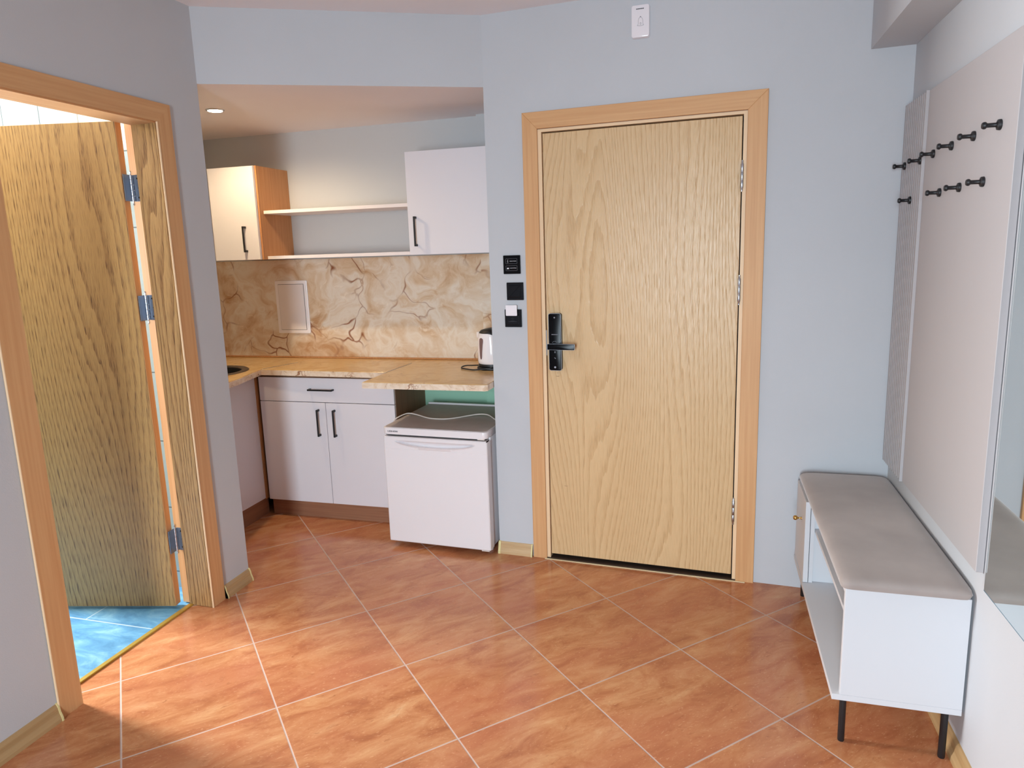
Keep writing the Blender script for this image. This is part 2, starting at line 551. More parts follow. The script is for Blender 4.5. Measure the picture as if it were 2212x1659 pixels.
M_SILL = plain('pale_brass_edge', rgb(232, 216, 176), 0.4, metal=0.3)
M_THRESH = fine_wood('worn_dark_threshold', rgb(74, 56, 42), rgb(46, 36, 32), rough=0.6, stretch='x')
def emit(name, c, s):
    m, nt, b = newmat(name)
    b.inputs['Base Color'].default_value = c
    b.inputs['Emission Color'].default_value = c
    b.inputs['Emission Strength'].default_value = s
    return m
M_BULB = emit('lamp_bulb', (1.0, 0.88, 0.66, 1), 40)
M_BDARK = plain('bounce_limiting_dark_tile', rgb(92, 92, 88), 0.5)  # dark tone put on unseen bathroom walls to reduce bounce light
M_SKYPANE, nt_, b_ = newmat('window_glass')
b_.inputs['Base Color'].default_value = (1, 1, 1, 1)
b_.inputs['Roughness'].default_value = 0.0
b_.inputs['Transmission Weight'].default_value = 1.0
b_.inputs['IOR'].default_value = 1.02
M_PVC = plain('white_window_frame', rgb(235, 235, 235), 0.35)
M_FELT = plain('paint_speck', rgb(235, 232, 225), 0.7)

def struct(name, bm, mat, label, cat, parent=None, smooth=None):
    o = obj(name, bm, mat, parent, smooth)
    if parent is None:
        tag(o, label, cat, kind='structure')
    return o

# ------------------------------------------------------------------ the room shell
XL, XR, ZC, ZK = 0.284, 3.005, 2.46, 2.167
YB = 1.60           # kitchen back wall
YR = -4.6           # wall behind the camera
A = Vector((1.335, 0.988, 0)); B = Vector((3.005, 0.886, 0))
DU = (B - A).normalized(); DANG = math.atan2(DU.y, DU.x)
DL = (B - A).length

# floor (hall, kitchen niche)
struct('floor', prism([(0.176, YR - 0.1), (3.11, YR - 0.1), (3.11, 1.75), (-0.85, 1.75), (-0.85, 0.40), (0.176, 0.40)], -0.08, 0.0), M_FLOOR,
       'terracotta coloured square tile floor laid diagonally with pale joints', 'floor')
struct('floor_bathroom', box(-2.05, 0.174, -2.05, 0.38, -0.08, -0.004), M_BFLOOR,
       'blue mottled tile floor inside the bathroom doorway', 'floor')
struct('ceiling', box(0.13, 3.11, YR - 0.1, 1.75, ZC, ZC + 0.1), M_CEIL, 'white painted hall ceiling', 'ceiling')
struct('ceiling_bathroom', box(-2.05, 0.13, -2.05, 0.445, 2.5, 2.6), M_CEIL, 'white bathroom ceiling', 'ceiling')
# dropped soffit over the kitchen niche with its diagonal front
ck = struct('ceiling_kitchen', prism([(XL, 0.458), (1.335, 0.9885), (1.346, 1.18), (1.346, 1.699), (-0.80, 1.699), (-0.80, 0.458)], ZK, ZC), M_WALL,
       'dropped kitchen niche ceiling with diagonal front, lit warm by the spotlight', 'ceiling')
ck.data.materials.append(M_CEIL)
for pg in ck.data.polygons:
    if pg.normal.z < -0.9:
        pg.material_index = 1

# left wall with the bathroom doorway
bm = bmesh.new()
box(0.13, XL, YR, -0.475, -0.08, ZC, bm=bm)
box(0.13, XL, 0.228, 0.345, -0.08, ZC, bm=bm)
box(0.13, XL, -0.475, 0.228, 2.004, ZC, bm=bm)
box(-2.05, XL, 0.345, 0.458, -0.08, ZC, bm=bm)
struct('wall_left', bm, M_WALL, 'pale lavender grey wall around the open bathroom door', 'wall')
# bathroom inner walls, tiled; the unseen ones darkened to cut bounce on the leaf
bm = bmesh.new()
box(-2.05, 0.1295, 0.336, 0.3445, -0.004, 2.5, bm=bm)
struct('wall_bathroom_right', bm, M_BWALL, 'white glossy tile wall seen above the open bathroom door', 'wall')
bm = bmesh.new()
box(-2.05, 0.13, -2.05, -2.0, -0.004, 2.5, bm=bm)
struct('wall_bathroom_left', bm, M_BDARK, 'hidden bathroom wall, darkened to cut bounce light', 'wall')
bm = bmesh.new()
WY0, WY1, WZ0, WZ1 = -0.32, 0.16, 1.15, 1.85
box(-2.05, -2.0, -2.0, WY0, -0.004, 2.5, bm=bm)
box(-2.05, -2.0, WY1, 0.336, -0.004, 2.5, bm=bm)
box(-2.05, -2.0, WY0, WY1, -0.004, WZ0, bm=bm)
box(-2.05, -2.0, WY0, WY1, WZ1, 2.5, bm=bm)
struct('wall_bathroom_far', bm, M_BDARK, 'hidden far bathroom wall with a window, darkened to cut bounce light', 'wall')
w = empty('window_1', (-2.03, (WY0 + WY1) / 2, WZ0)); tag(w, 'small bathroom window in the far tiled wall', 'window', kind='structure')
hw = (WY1 - WY0) / 2; hh = WZ1 - WZ0
bm = bmesh.new()
for a in ((-hw, -hw + .04, 0, hh), (hw - .04, hw, 0, hh), (-hw, hw, 0, .04), (-hw, hw, hh - .04, hh)):
    box(-0.015, 0.02, a[0], a[1], a[2], a[3], bm=bm)
obj('window_frame', bm, M_PVC, w)

# kitchen niche walls
struct('wall_kitchen_back', box(-0.80, 1.346, YB, 1.70, -0.08, ZK), M_KWALL, 'grey painted back wall of the kitchen niche, green below the worktop', 'wall')
struct('wall_kitchen_left', box(-0.80, -0.70, 0.458, YB, -0.08, ZK), M_KWALL, 'left wall of the kitchen niche behind the sink', 'wall')
struct('trim_1', box(1.11, 1.346, 1.556, 1.5995, 0.0, ZK), M_KWALL, 'shallow boxed pipe casing in the kitchen corner behind the kettle', 'pipe casing')
struct('wall_kitchen_right', prism([(1.3475, 1.19), (1.45, 1.19), (1.45, 1.70), (1.3475, 1.70)], -0.08, ZK), M_KWALL, 'right wall of the kitchen niche beside the fridge', 'wall')

# entrance wall, in its own slightly skewed frame
MD = Matrix.Translation(A) @ Matrix.Rotation(DANG, 4, 'Z')
bm = bmesh.new()
box(0, 0.233, 0, 0.2, -0.08, ZC, bm=bm)
box(1.116, DL + 0.1, 0, 0.2, -0.08, ZC, bm=bm)
box(0.233, 1.116, 0, 0.2, 1.985, ZC, bm=bm)
xform(bm, MD)
struct('wall_entrance', bm, M_WALL, 'pale blue grey wall around the entrance door', 'wall')
bm = box(0.20, DL + 0.1, 0.2001, 0.26, -0.08, ZC)
xform(bm, MD)
struct('wall_landing', bm, M_DARK, 'dark landing behind the closed entrance door', 'wall')

# right wall, beam
struct('wall_right', box(XR, 3.11, YR, 1.0, -0.08, ZC), M_WALL, 'grey wall behind the bench, coat rack and mirror', 'wall')
struct('trim_2', box(2.858, XR - 0.0005, YR, 0.893, 2.143, ZC), M_WALL, 'boxed beam running along the top of the right wall', 'beam')
# wall behind the camera with a tall window
bm = bmesh.new()
RX0, RX1, RZ0, RZ1 = 1.48, 2.24, 0.25, 2.12
box(0.13, RX0, YR - 0.1, YR, -0.08, ZC, bm=bm)
box(RX1, 3.11, YR - 0.1, YR, -0.08, ZC, bm=bm)
box(RX0, RX1, YR - 0.1, YR, -0.08, RZ0, bm=bm)
box(RX0, RX1, YR - 0.1, YR, RZ1, ZC, bm=bm)
struct('wall_rear', bm, M_WALL, 'grey wall behind the viewer holding the tall window', 'wall')
w = empty('window_2', ((RX0 + RX1) / 2, YR - 0.05, RZ0)); tag(w, 'tall narrow window behind the viewer', 'window', kind='structure')
hw = (RX1 - RX0) / 2; hh = RZ1 - RZ0
bm = bmesh.new()
for a in ((-hw, -hw + .05, 0, hh), (hw - .05, hw, 0, hh), (-hw, hw, 0, .05), (-hw, hw, hh - .05, hh)):
    box(a[0], a[1], -0.03, 0.03, a[2], a[3], bm=bm)
obj('window_frame', bm, M_PVC, w)

# ------------------------------------------------------------------ baseboards
BBP = [(0, 0), (0.020, 0), (0.019, 0.012), (0.012, 0.030), (0.009, 0.046), (0.004, 0.056), (0, 0.058)]
def bboard(name, p0, p1, side, label, mat, caps=()):
    e = empty(name, p0)
    tag(e, label, 'baseboard', kind='structure')
    q = Vector(p1) - Vector(p0)
    bm = profile_extrude(BBP, (0, 0, 0), q, side=side)
    obj('board', bm, mat, e)
    for t, wd in caps:
        d = q.normalized()
        c0 = d * (q.length * t) - (d * wd if t > 0.5 else Vector((0, 0, 0)))
        pr = [(a + (0.002 if a > 0 else 0), z + (0.002 if z > 0.05 else 0)) for a, z in BBP]
        obj('end_cap', profile_extrude(pr, c0, c0 + d * wd, side=side), M_CAP, e)
    return e
bboard('baseboard_left', (XL, -4.6, 0), (XL, -0.533, 0), (1, 0, 0), 'wooden baseboard left of the bathroom door', M_BASE, [(1.0, 0.006)])
bboard('baseboard_corner', (XL, 0.283, 0), (XL, 0.460, 0), (1, 0, 0), 'short wooden baseboard between bathroom door and kitchen', M_BASE, [(0.0, 0.006), (1.0, 0.006)])
q0 = MD @ Vector((-0.003, 0, 0)); q1 = MD @ Vector((0.172, 0, 0))
sd = MD.to_3x3() @ Vector((0, -1, 0))
bboard('baseboard_pillar', tuple(q0), tuple(q1), tuple(sd), 'short wooden baseboard between fridge and entrance door', M_BASEX, [(0.0, 0.012), (1.0, 0.007)])
bboard('baseboard_right', (XR, 0.86, 0), (XR, -4.6, 0), (-1, 0, 0), 'wooden baseboard on the right wall behind the bench', M_BASE)

# ------------------------------------------------------------------ door 1: entrance door
d1 = empty('door_1', A, DANG); tag(d1, 'closed light oak entrance door with black electronic lock', 'door', kind='structure')
# casing (mitred): outer .179-1.178, top 2.04 ; inner .243-1.106, top 1.972
def mitred(x0, x1, zt, xi0, xi1, zi, y0, y1, mats, parent, zb=0.0):
    segs = [([(x0, zb), (xi0, zb), (xi0, zi), (x0, zt)], mats[0]),
            ([(xi1, zb), (x1, zb), (x1, zt), (xi1, zi)], mats[0]),
            ([(x0, zt), (xi0, zi), (xi1, zi), (x1, zt)], mats[1])]
    for pts, mt in segs:
        bm = plate(pts, y0, y1)
        es = [e for e in bm.edges if abs(e.verts[0].co.y - y0) < 1e-6 and abs(e.verts[1].co.y - y0) < 1e-6]
        bmesh.ops.bevel(bm, geom=es, offset=0.0012, segments=1, affect='EDGES')
        obj('casing', bm, mt, parent)
mitred(0.178, 1.179, 2.041, 0.245, 1.105, 1.971, -0.014, 0.0005, (M_CASE, M_CASEX), d1)
bm = bmesh.new()
box(0.2335, 0.262, -0.006, 0.12, 0, 1.984, bm=bm)
box(1.090, 1.1155, -0.006, 0.12, 0, 1.984, bm=bm)
box(0.262, 1.090, -0.006, 0.12, 1.957, 1.984, bm=bm)
obj('jamb', bm, M_CASEL, d1)
bm = bmesh.new()
box(0.2425, 0.2455, -0.0075, -0.0061, 0, 1.972, bm=bm); box(1.1045, 1.1075, -0.0075, -0.0061, 0, 1.972, bm=bm)
box(0.2425, 1.1075, -0.0075, -0.0061, 1.969, 1.972, bm=bm)
obj('shadow_joint', bm, M_BEECHD, d1)
leaf = obj('door_leaf', box(0.2655, 1.0855, 0.0, 0.045, 0.024, 1.951, 0.0012, 1), M_OAK, d1)
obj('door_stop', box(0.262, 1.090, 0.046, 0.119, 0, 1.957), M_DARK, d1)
obj('threshold', box(0.245, 1.105, -0.012, 0.1195, 0.0, 0.006), M_THRESH, d1)
obj('brass_sill_strip', box(0.236, 1.145, -0.0215, -0.0150, 0.0, 0.004, 0.001, 1), M_SILL, d1)
for zc in (1.722, 1.272, 0.320):
    h = obj('hinge', lathe([(0.001, -0.062), (0.004, -0.060), (0.0045, -0.048), (0.0062, -0.046), (0.0062, -0.018), (0.0055, -0.017), (0.0055, -0.016), (0.0062, -0.015), (0.0062, 0.015), (0.0055, 0.016), (0.0055, 0.017), (0.0062, 0.018), (0.0062, 0.046), (0.0045, 0.048), (0.004, 0.060), (0.001, 0.062)], 14, (1.0885, -0.008, zc)), M_CHROME, d1, 40)
    h['label'] = 'steel barrel hinge'
# lock
lk = obj('door_lock', plate(rrect(0.282, 0.338, 0.921, 1.177, 0.008), -0.028, 0.0, 0.002), M_BLACKG, d1, 40)
lk['label'] = 'black electronic door lock with steel edge'
bm = plate(rrect(0.2808, 0.3392, 0.9198, 1.1782, 0.009), -0.0255, -0.0235)
obj('lock_rim', bm, M_CHROME, lk)
bm = plate(rrect(0.2855, 0.4085, 1.0205, 1.0455, 0.003), -0.066, -0.052, 0.001)
lv = obj('lever_handle', bm, M_BLACKG, lk, 40)
bm = plate(rrect(0.2845, 0.4095, 1.0195, 1.0465, 0.004), -0.0635, -0.0605)
obj('lever_rim', bm, M_CHROME, lk)
obj('lever_neck', lathe([(0.013, -0.053), (0.013, -0.028)], 20, (0.3095, 0, 1.033), 'Y'), M_CHROME, lk, 40)
obj('indicator_light', lathe([(0.0035, -0.0285), (0.0035, -0.0275)], 14, (0.310, 0, 1.160), 'Y'), M_GREYPRINT, lk)
obj('key_cover', lathe([(0.0045, -0.031), (0.005, -0.0275)], 16, (0.310, 0, 0.936), 'Y'), M_CHROME, lk, 30)
obj('card_mark', box(0.295, 0.324, -0.0287, -0.0278, 1.0825, 1.0855), M_GREYPRINT, lk)
pts = [(0.3095 + 0.0105 * math.cos(a), -0.0284, 1.0455 + 0.008 * math.sin(a)) for a in [PI * k / 10 for k in range(11)]]
obj('ring_mark', tube(pts, 0.0008, 6), M_GREYPRINT, lk)
obj('bell_mark', plate([(0.3075, 1.001), (0.3125, 1.001), (0.3115, 1.009), (0.3085, 1.009)], -0.0287, -0.0278), M_GREYPRINT, lk)
obj('card_slot_mark', plate([(0.3065, 0.978), (0.3125, 0.974), (0.3135, 0.977), (0.3075, 0.981)], -0.0287, -0.0278), M_GREYPRINT, lk)
bm = bmesh.new()
tube([(0.305 + 0.003 * k, -0.0006, 0.8905 - 0.0016 * math.sin(PI * k / 5)) for k in range(6)], 0.0007, 6, bm=bm)
lathe([(0.0013, -0.001), (0.0013, 0.0)], 8, (0.3125, 0, 0.905), 'Y', bm=bm)
tube([(0.335 + 0.003 * k, -0.0004, 0.369 - 0.0012 * math.sin(PI * k / 5)) for k in range(6)], 0.0006, 6, bm=bm)
obj('scratch_marks', bm, M_BEECHD, leaf)
# latch plate in the gap
bm = box(0.2622, 0.2652, 0.0005, 0.012, 0.985, 1.10)
obj('strike_plate', bm, M_CHROME, d1)

# ------------------------------------------------------------------ door 2: bathroom door
d2 = empty('door_2', (XL, 0, 0)); tag(d2, 'open oak bathroom door with tan frame, swung inwards', 'door', kind='structure')
def P2(x, y):  # world to local of d2
    return x - XL, y
def lbox(x0, x1, y0, y1, z0, z1, bev=0, bm=None):
    return box(x0 - XL, x1 - XL, y0, y1, z0, z1, bev, 1, bm=bm)
# mitred architrave on the hall face: outer y -.530..278, z 2.051 ; inner y -.449...205, z 1.981
def yplate(pts, x0, x1):
    b = prism(pts, 0, 1)
    return xform(b, Matrix(((0, 0, x1 - x0, x0), (1, 0, 0, 0), (0, 1, 0, 0), (0, 0, 0, 1))))
for pts, mt in (([(-0.530, 0), (-0.449, 0), (-0.449, 1.981), (-0.530, 2.051)], M_CASE),
                ([(0.205, 0), (0.278, 0), (0.278, 2.051), (0.205, 1.981)], M_CASE),
                ([(-0.530, 2.051), (-0.449, 1.981), (0.205, 1.981), (0.278, 2.051)], M_CASEH)):
    obj('architrave', yplate(pts, 0.0, 0.009), mt, d2)
# pale rounded edges
bm = bmesh.new()
tube([(0.0068, 0.2035, 0.0), (0.0068, 0.2035, 1.98)], 0.0042, 10, bm=bm)
tube([(0.0055, -0.531, 0.0), (0.0055, -0.531, 2.05)], 0.0038, 10, bm=bm)
obj('rounded_edge', bm, M_CASEL, d2, 60)
# lining
bm = bmesh.new()
lbox(0.172, XL, 0.2015, 0.2275, 0.002, 1.976, bm=bm)
o = obj('jamb_lining', bm, M_OAK3, d2)
o['label'] = 'boldly grained jamb lining on the hinge side'
bm = bmesh.new()
lbox(0.172, XL, -0.4745, -0.449, 0.002, 1.976, bm=bm)
obj('jamb_lining', bm, M_CASE, d2)
obj('head_lining', lbox(0.172, XL, -0.4745, 0.2275, 1.976, 2.0035), M_CASEH, d2)
bm = bmesh.new()
lbox(0.126, 0.1718, 0.216, 0.2275, 0.002, 1.99, bm=bm)
lbox(0.126, 0.1718, -0.4745, -0.463, 0.002, 1.99, bm=bm)
obj('rebate', bm, M_CASE, d2)
obj('head_rebate', lbox(0.126, 0.1718, -0.4745, 0.2275, 1.990, 2.0035), M_CASEH, d2)
obj('threshold_strip', lbox(0.168, 0.190, -0.449, 0.2013, -0.004, 0.007, 0.002), M_BRASSD, d2)
# leaf
LX = Vector((-0.9757, -0.2190, 0)); 
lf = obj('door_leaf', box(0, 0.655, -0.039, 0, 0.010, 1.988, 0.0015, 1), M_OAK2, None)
lf.parent = d2
Ml = Matrix(((LX.x, -LX.y, 0, 0.1345 - XL), (LX.y, LX.x, 0, 0.1615), (0, 0, 1, 0), (0, 0, 0, 1)))
lf.matrix_local = Ml
lf['label'] = 'oak veneer door leaf with dark arched grain'
# lipping on hinge edge
obj('edge_lipping', box(-0.0012, -0.0001, -0.038, -0.001, 0.011, 1.987), M_CASE, lf)
for zc in (1.745, 1.281, 0.295):
    e = obj('hinge', lathe([(0.0012, -0.066), (0.0035, -0.062), (0.002, -0.056), (0.003, -0.050), (0.0062, -0.049), (0.0062, -0.031), (0.0048, -0.030), (0.0048, -0.029), (0.0062, -0.028), (0.0062, -0.010), (0.0048, -0.009), (0.0048, -0.008), (0.0062, -0.007), (0.0062, 0.011), (0.0048, 0.012), (0.0048, 0.013), (0.0062, 0.014), (0.0062, 0.031), (0.0048, 0.032), (0.0062, 0.033), (0.0062, 0.049), (0.003, 0.050), (0.002, 0.056), (0.0035, 0.062), (0.0012, 0.066)], 14,
              (0.1355 - XL, 0.2075, zc)), M_CHROME, d2, 40)
    bm = lbox(0.138, 0.1705, 0.2135, 0.2158, zc - 0.050, zc + 0.050, bm=None)
    pl = obj('jamb_plate', bm, M_ZINC, e)
    # leaf plate lies on the leaf edge, from pin towards hall face
    p0 = Vector((0.1335 - XL, 0.207)); p1 = Vector((0.1385 - XL, 0.1655))
    dd = (p1 - p0).normalized(); nn = Vector((-dd.y, dd.x))
    nn = nn if nn.x > 0 else -nn
    q = [p0, p1, p1 + nn * 0.002, p0 + nn * 0.002]
    obj('leaf_plate', prism([(v.x, v.y) for v in q], zc - 0.050, zc + 0.050), M_ZINC, e)
    bm = bmesh.new()
    for kx, kz in ((0.160, 0.036), (0.164, 0.0), (0.160, -0.036)):
        lathe([(0.0036, -0.0012), (0.0036, 0.0)], 12, (kx - XL, 0.2134, zc + kz), 'Y', bm=bm)
    obj('screw', bm, M_DARK, e)

# ------------------------------------------------------------------ kitchen units
def bar_handle(parent, cx, cy, cz, length, vertical=True, out=0.028, face=-1):
    """black bow handle on a face at y=cy, standing out towards -y"""
    h = length / 2
    bm = bmesh.new()
    t = 0.0045
    if vertical:
        box(cx - t, cx + t, cy - out, cy - out + 0.007, cz - h, cz + h, 0.0012, 1, bm=bm)
        box(cx - t, cx + t, cy - out + 0.002, cy, cz - h, cz - h + 0.011, 0.0012, 1, bm=bm)
        box(cx - t, cx + t, cy - out + 0.002, cy, cz + h - 0.011, cz + h, 0.0012, 1, bm=bm)
    else:
        box(cx - h, cx + h, cy - out, cy - out + 0.007, cz - t, cz + t, 0.0012, 1, bm=bm)
        box(cx - h, cx - h + 0.011, cy - out + 0.002, cy, cz - t, cz + t, 0.0012, 1, bm=bm)
        box(cx + h - 0.011, cx + h, cy - out + 0.002, cy, cz - t, cz + t, 0.0012, 1, bm=bm)
    return obj('handle', bm, M_BLACK, parent)

# base cabinet, origin at its front left foot
bc = empty('base_cabinet', (-0.106, 1.190, 0)); tag(bc, 'white base cabinet with one drawer above two cupboard doors', 'cabinet')
def cb(x0, x1, y0, y1, z0, z1, bev=0, bm=None):
    return box(x0 + 0.106, x1 + 0.106, y0 - 1.190, y1 - 1.190, z0, z1, bev, 1, bm=bm)
bm = bmesh.new()
cb(-0.106, -0.090, 1.2075, 1.5985, 0.10, 0.824, bm=bm); cb(-0.089, 0.700, 1.58, 1.5985, 0.10, 0.824, bm=bm)
cb(-0.089, 0.700, 1.2075, 1.579, 0.10, 0.116, bm=bm); cb(-0.089, 0.700, 1.2075, 1.579, 0.80, 0.824, bm=bm)
obj('carcass', bm, M_BEECHD, bc)
obj('side_panel', cb(0.701, 0.718, 1.2065, 1.5985, 0.0, 0.824), M_BEECHD, bc)
dr = obj('drawer_front', cb(-0.104, 0.716, 1.1895, 1.2065, 0.679, 0.8125, 0.0008), M_LAVEN, bc)
bar_handle(dr, 0.290 + 0.106, 0.0, 0.7495, 0.150, False)
dl = obj('cupboard_door', cb(-0.104, 0.3035, 1.1895, 1.2065, 0.100, 0.6755, 0.0008), M_LAVEN, bc)
dr2 = obj('cupboard_door', cb(0.3065, 0.716, 1.1895, 1.2065, 0.100, 0.6755, 0.0008), M_LAVEN, bc)
H1 = (0.262 + 0.106, 0.565); H2 = (0.360 + 0.106, 0.565)
bar_handle(dl, H1[0], 0.0, H1[1], 0.150)
bar_handle(dr2, H2[0], 0.0, H2[1], 0.150)
obj('plinth', cb(-0.106, 0.700, 1.222, 1.238, 0.0, 0.0995), M_PLINTH, bc)

sc_ = empty('sink_cabinet', (-0.125, 0.50, 0)); tag(sc_, 'narrow grey white sink cabinet with beech edge strip, beside the partition wall', 'cabinet')
def sb(x0, x1, y0, y1, z0, z1, bev=0, bm=None):
    return box(x0 + 0.125, x1 + 0.125, y0 - 0.50, y1 - 0.50, z0, z1, bev, 1, bm=bm)
obj('front_panel', sb(-0.142, -0.125, 0.50, 1.183, 0.105, 0.824, 0.0008), M_LAVEN, sc_)
bm = bmesh.new()
sb(-0.69, -0.145, 0.50, 0.516, 0.10, 0.824, bm=bm); sb(-0.69, -0.145, 1.58, 1.5985, 0.10, 0.60, bm=bm)
sb(-0.69, -0.145, 0.52, 1.57, 0.10, 0.116, bm=bm); sb(-0.1445, -0.1365, 1.215, 1.57, 0.10, 0.82, bm=bm)
obj('carcass', bm, M_BEECHD, sc_)
obj('edge_strip', sb(-0.142, -0.1235, 1.184, 1.210, 0.10, 0.824), M_BEECH, sc_)
obj('plinth', sb(-0.152, -0.138, 0.50, 1.2215, 0.0, 0.0995), M_PLINTHY, sc_)

# worktops: three pieces
ZT = 0.857
def worktop(name, poly, label, edge_bev=0.004):
    e = empty(name, (poly[0][0], poly[0][1], 0.826)); tag(e, label, 'worktop')
    P = [(x - poly[0][0], y - poly[0][1]) for x, y in poly]
    return e, P
# piece 1 : sink
SKX, SKY, SKR = -0.312, 1.070, 0.198
poly1 = [(-0.0705, 1.178), (0.0015, 1.42), (0.0015, 1.5985), (-0.699, 1.5985), (-0.699, 0.50), (0.0, 0.50), (0.0, 0.80), (-0.012, 0.90), (-0.035, 1.0), (-0.055, 1.09)]
w1, P1 = worktop('worktop', poly1, 'onyx pattern corner worktop holding the round dark sink')
# ring with hole: outer polygon bridged to circle through bmesh triangle fill
def holed(poly, c, r, z0, z1, n=40):
    b = bmesh.new()
    def ring(pts, z):
        vs = [b.verts.new((x, y, z)) for x, y in pts]
        es = [b.edges.new((vs[i], vs[(i + 1) % len(vs)])) for i in range(len(vs))]
        return vs, es
    circ = [(c[0] + r * math.cos(2 * PI * k / n), c[1] + r * math.sin(2 * PI * k / n)) for k in range(n)]
    allr = []
    for z in (z0, z1):
        v1, e1 = ring(poly, z); v2, e2 = ring(circ, z)
        bmesh.ops.triangle_fill(b, use_beauty=True, edges=e1 + e2)
        allr.append((v1, v2))
    for k in (0, 1):
        a, c_ = allr[0][k], allr[1][k]
        for i in range(len(a)):
            j = (i + 1) % len(a)
            b.faces.new((a[i], a[j], c_[j], c_[i]))
    return b
bm = holed(P1, (SKX - poly1[0][0], SKY - poly1[0][1]), SKR - 0.014, 0, ZT - 0.826)
obj('slab', bm, M_TOP, w1)
fe = [(-0.0, 0.50), (0.0, 0.80), (-0.012, 0.90), (-0.035, 1.0), (-0.055, 1.09), (-0.0705, 1.1775)]
bm = bmesh.new()
for a, b2 in zip(fe, fe[1:]):
    d = (Vector(b2) - Vector(a)).normalized(); n = Vector((d.y, -d.x)) * 0.0025
    q = [a, b2, (b2[0] + n.x, b2[1] + n.y), (a[0] + n.x, a[1] + n.y)]
    prism([(x - poly1[0][0], y - poly1[0][1]) for x, y in q], 0.0, ZT - 0.826 - 0.003, bm=bm)
obj('front_edge', bm, M_TOPEDGE, w1)
# piece 2 : middle
poly2 = [(-0.0685, 1.178), (0.6965, 1.160), (0.6965, 1.5985), (0.0045, 1.5985), (0.0045, 1.42)]
w2, Pm = worktop('worktop', poly2, 'onyx pattern worktop over the drawer cabinet, between two metal seams')
obj('slab', prism(Pm, 0, ZT - 0.826, 0.0012, 1), M_TOP, w2)
obj('front_edge', prism([(0.0005, -0.0025), (0.7645, -0.0205), (0.7645, -0.0181), (0.0005, -0.0001)], 0.0, 0.028), M_TOPEDGE, w2)
obj('metal_seam', prism([(-0.001, 0.004), (0.0015, 0.0035), (0.0745, 0.2415), (0.072, 0.2425)], 0.0305, 0.0325), M_CHROME, w2)
# piece 3 : right, protruding over the fridge
poly3 = [(0.699, 0.892), (1.318, 0.896), (1.328, 0.905), (1.331, 0.986), (1.3425, 1.2), (1.3425, 1.555), (1.1095, 1.555), (1.1095, 1.5985), (0.699, 1.5985)]
w3, P3 = worktop('worktop', poly3, 'onyx pattern worktop piece jutting out over the small fridge')
obj('slab', prism(P3, 0, ZT - 0.826, 0.0012, 1), M_TOP, w3)
bm = bmesh.new()
prism([(0.0, -0.0022), (0.6195, 0.0018), (0.6195, 0.0039), (0.0, -0.0001)], 0.0, 0.0285, bm=bm)
prism([(-0.0022, -0.002), (-0.0001, -0.002), (-0.0001, 0.24), (-0.0022, 0.24)], 0.0, 0.0285, bm=bm)
prism([(0.6195, 0.0018), (0.6318, 0.0125), (0.6345, 0.092), (0.6322, 0.092), (0.6292, 0.0132), (0.6190, 0.0041)], 0.0, 0.0285, bm=bm)
obj('front_edge', bm, M_TOPEDGE, w3)
obj('metal_seam', prism([(-0.0035, 0.250), (-0.0010, 0.250), (0.0150, 0.555), (0.0125, 0.555)], 0.0305, 0.0325), M_CHROME, w3)

# sink
sk = empty('sink', (SKX, SKY, ZT)); tag(sk, 'round dark brown granite sink set in the corner worktop', 'sink')
prof = [(0.150, 0.001), (SKR - 0.008, 0.007), (SKR, 0.0005), (SKR - 0.001, 0.0002)]
obj('rim', lathe([(0.158, -0.002), (0.160, 0.003), (0.170, 0.0055), (SKR - 0.006, 0.005), (SKR, 0.0004)], 56, caps=False), M_SINK, sk, 60)
obj('bowl', lathe([(0.159, -0.001), (0.156, -0.02), (0.150, -0.12), (0.12, -0.15), (0.03, -0.155), (0.001, -0.155)], 48, caps=False), M_SINKIN, sk, 60)

# backsplash
bs = empty('backsplash', (-0.699, 1.592, ZT)); tag(bs, 'cream onyx pattern splashback panel with brown veins above the worktop', 'backsplash')
obj('panel', box(0, 1.808, 0.0, 0.0065, 0.010, 0.590), M_MARBLE, bs)
obj('corner_piece', box(1.8085, 2.044, -0.046, -0.0370, 0.010, 0.590), M_MARBLE, bs)
bm = bmesh.new()
box(0.002, 1.800, -0.0085, 0.006, 0.0005, 0.0095, 0.002, 1, bm=bm)
o = obj('sealing_strip', bm, M_BEECH, bs)

# access hatch
ah = empty('access_hatch', (-0.213, 1.5915, 1.008)); tag(ah, 'white rectangular plastic access hatch mounted on the splashback', 'access hatch')
fr = bmesh.new()
W_, H_ = 0.217, 0.316
def frame_ring(bm, x0, x1, z0, z1, t, y0, y1):
    box(x0, x0 + t, y0, y1, z0, z1, bm=bm); box(x1 - t, x1, y0, y1, z0, z1, bm=bm)
    box(x0 + t, x1 - t, y0, y1, z0, z0 + t, bm=bm); box(x0 + t, x1 - t, y0, y1, z1 - t, z1, bm=bm)
b0 = plate(rrect(0, W_, 0, H_, 0.006, 3), -0.009, 0.0, 0.002)
obj('frame', b0, M_PLAST, ah)
obj('gap', plate([(0.021, 0.021), (W_ - 0.021, 0.021), (W_ - 0.021, H_ - 0.021), (0.021, H_ - 0.021)], -0.0094, -0.0091), M_DARK, ah)
obj('hatch_door', plate([(0.023, 0.023), (W_ - 0.023, 0.023), (W_ - 0.023, H_ - 0.023), (0.023, H_ - 0.023)], -0.0115, -0.0096), M_WHITE, ah)

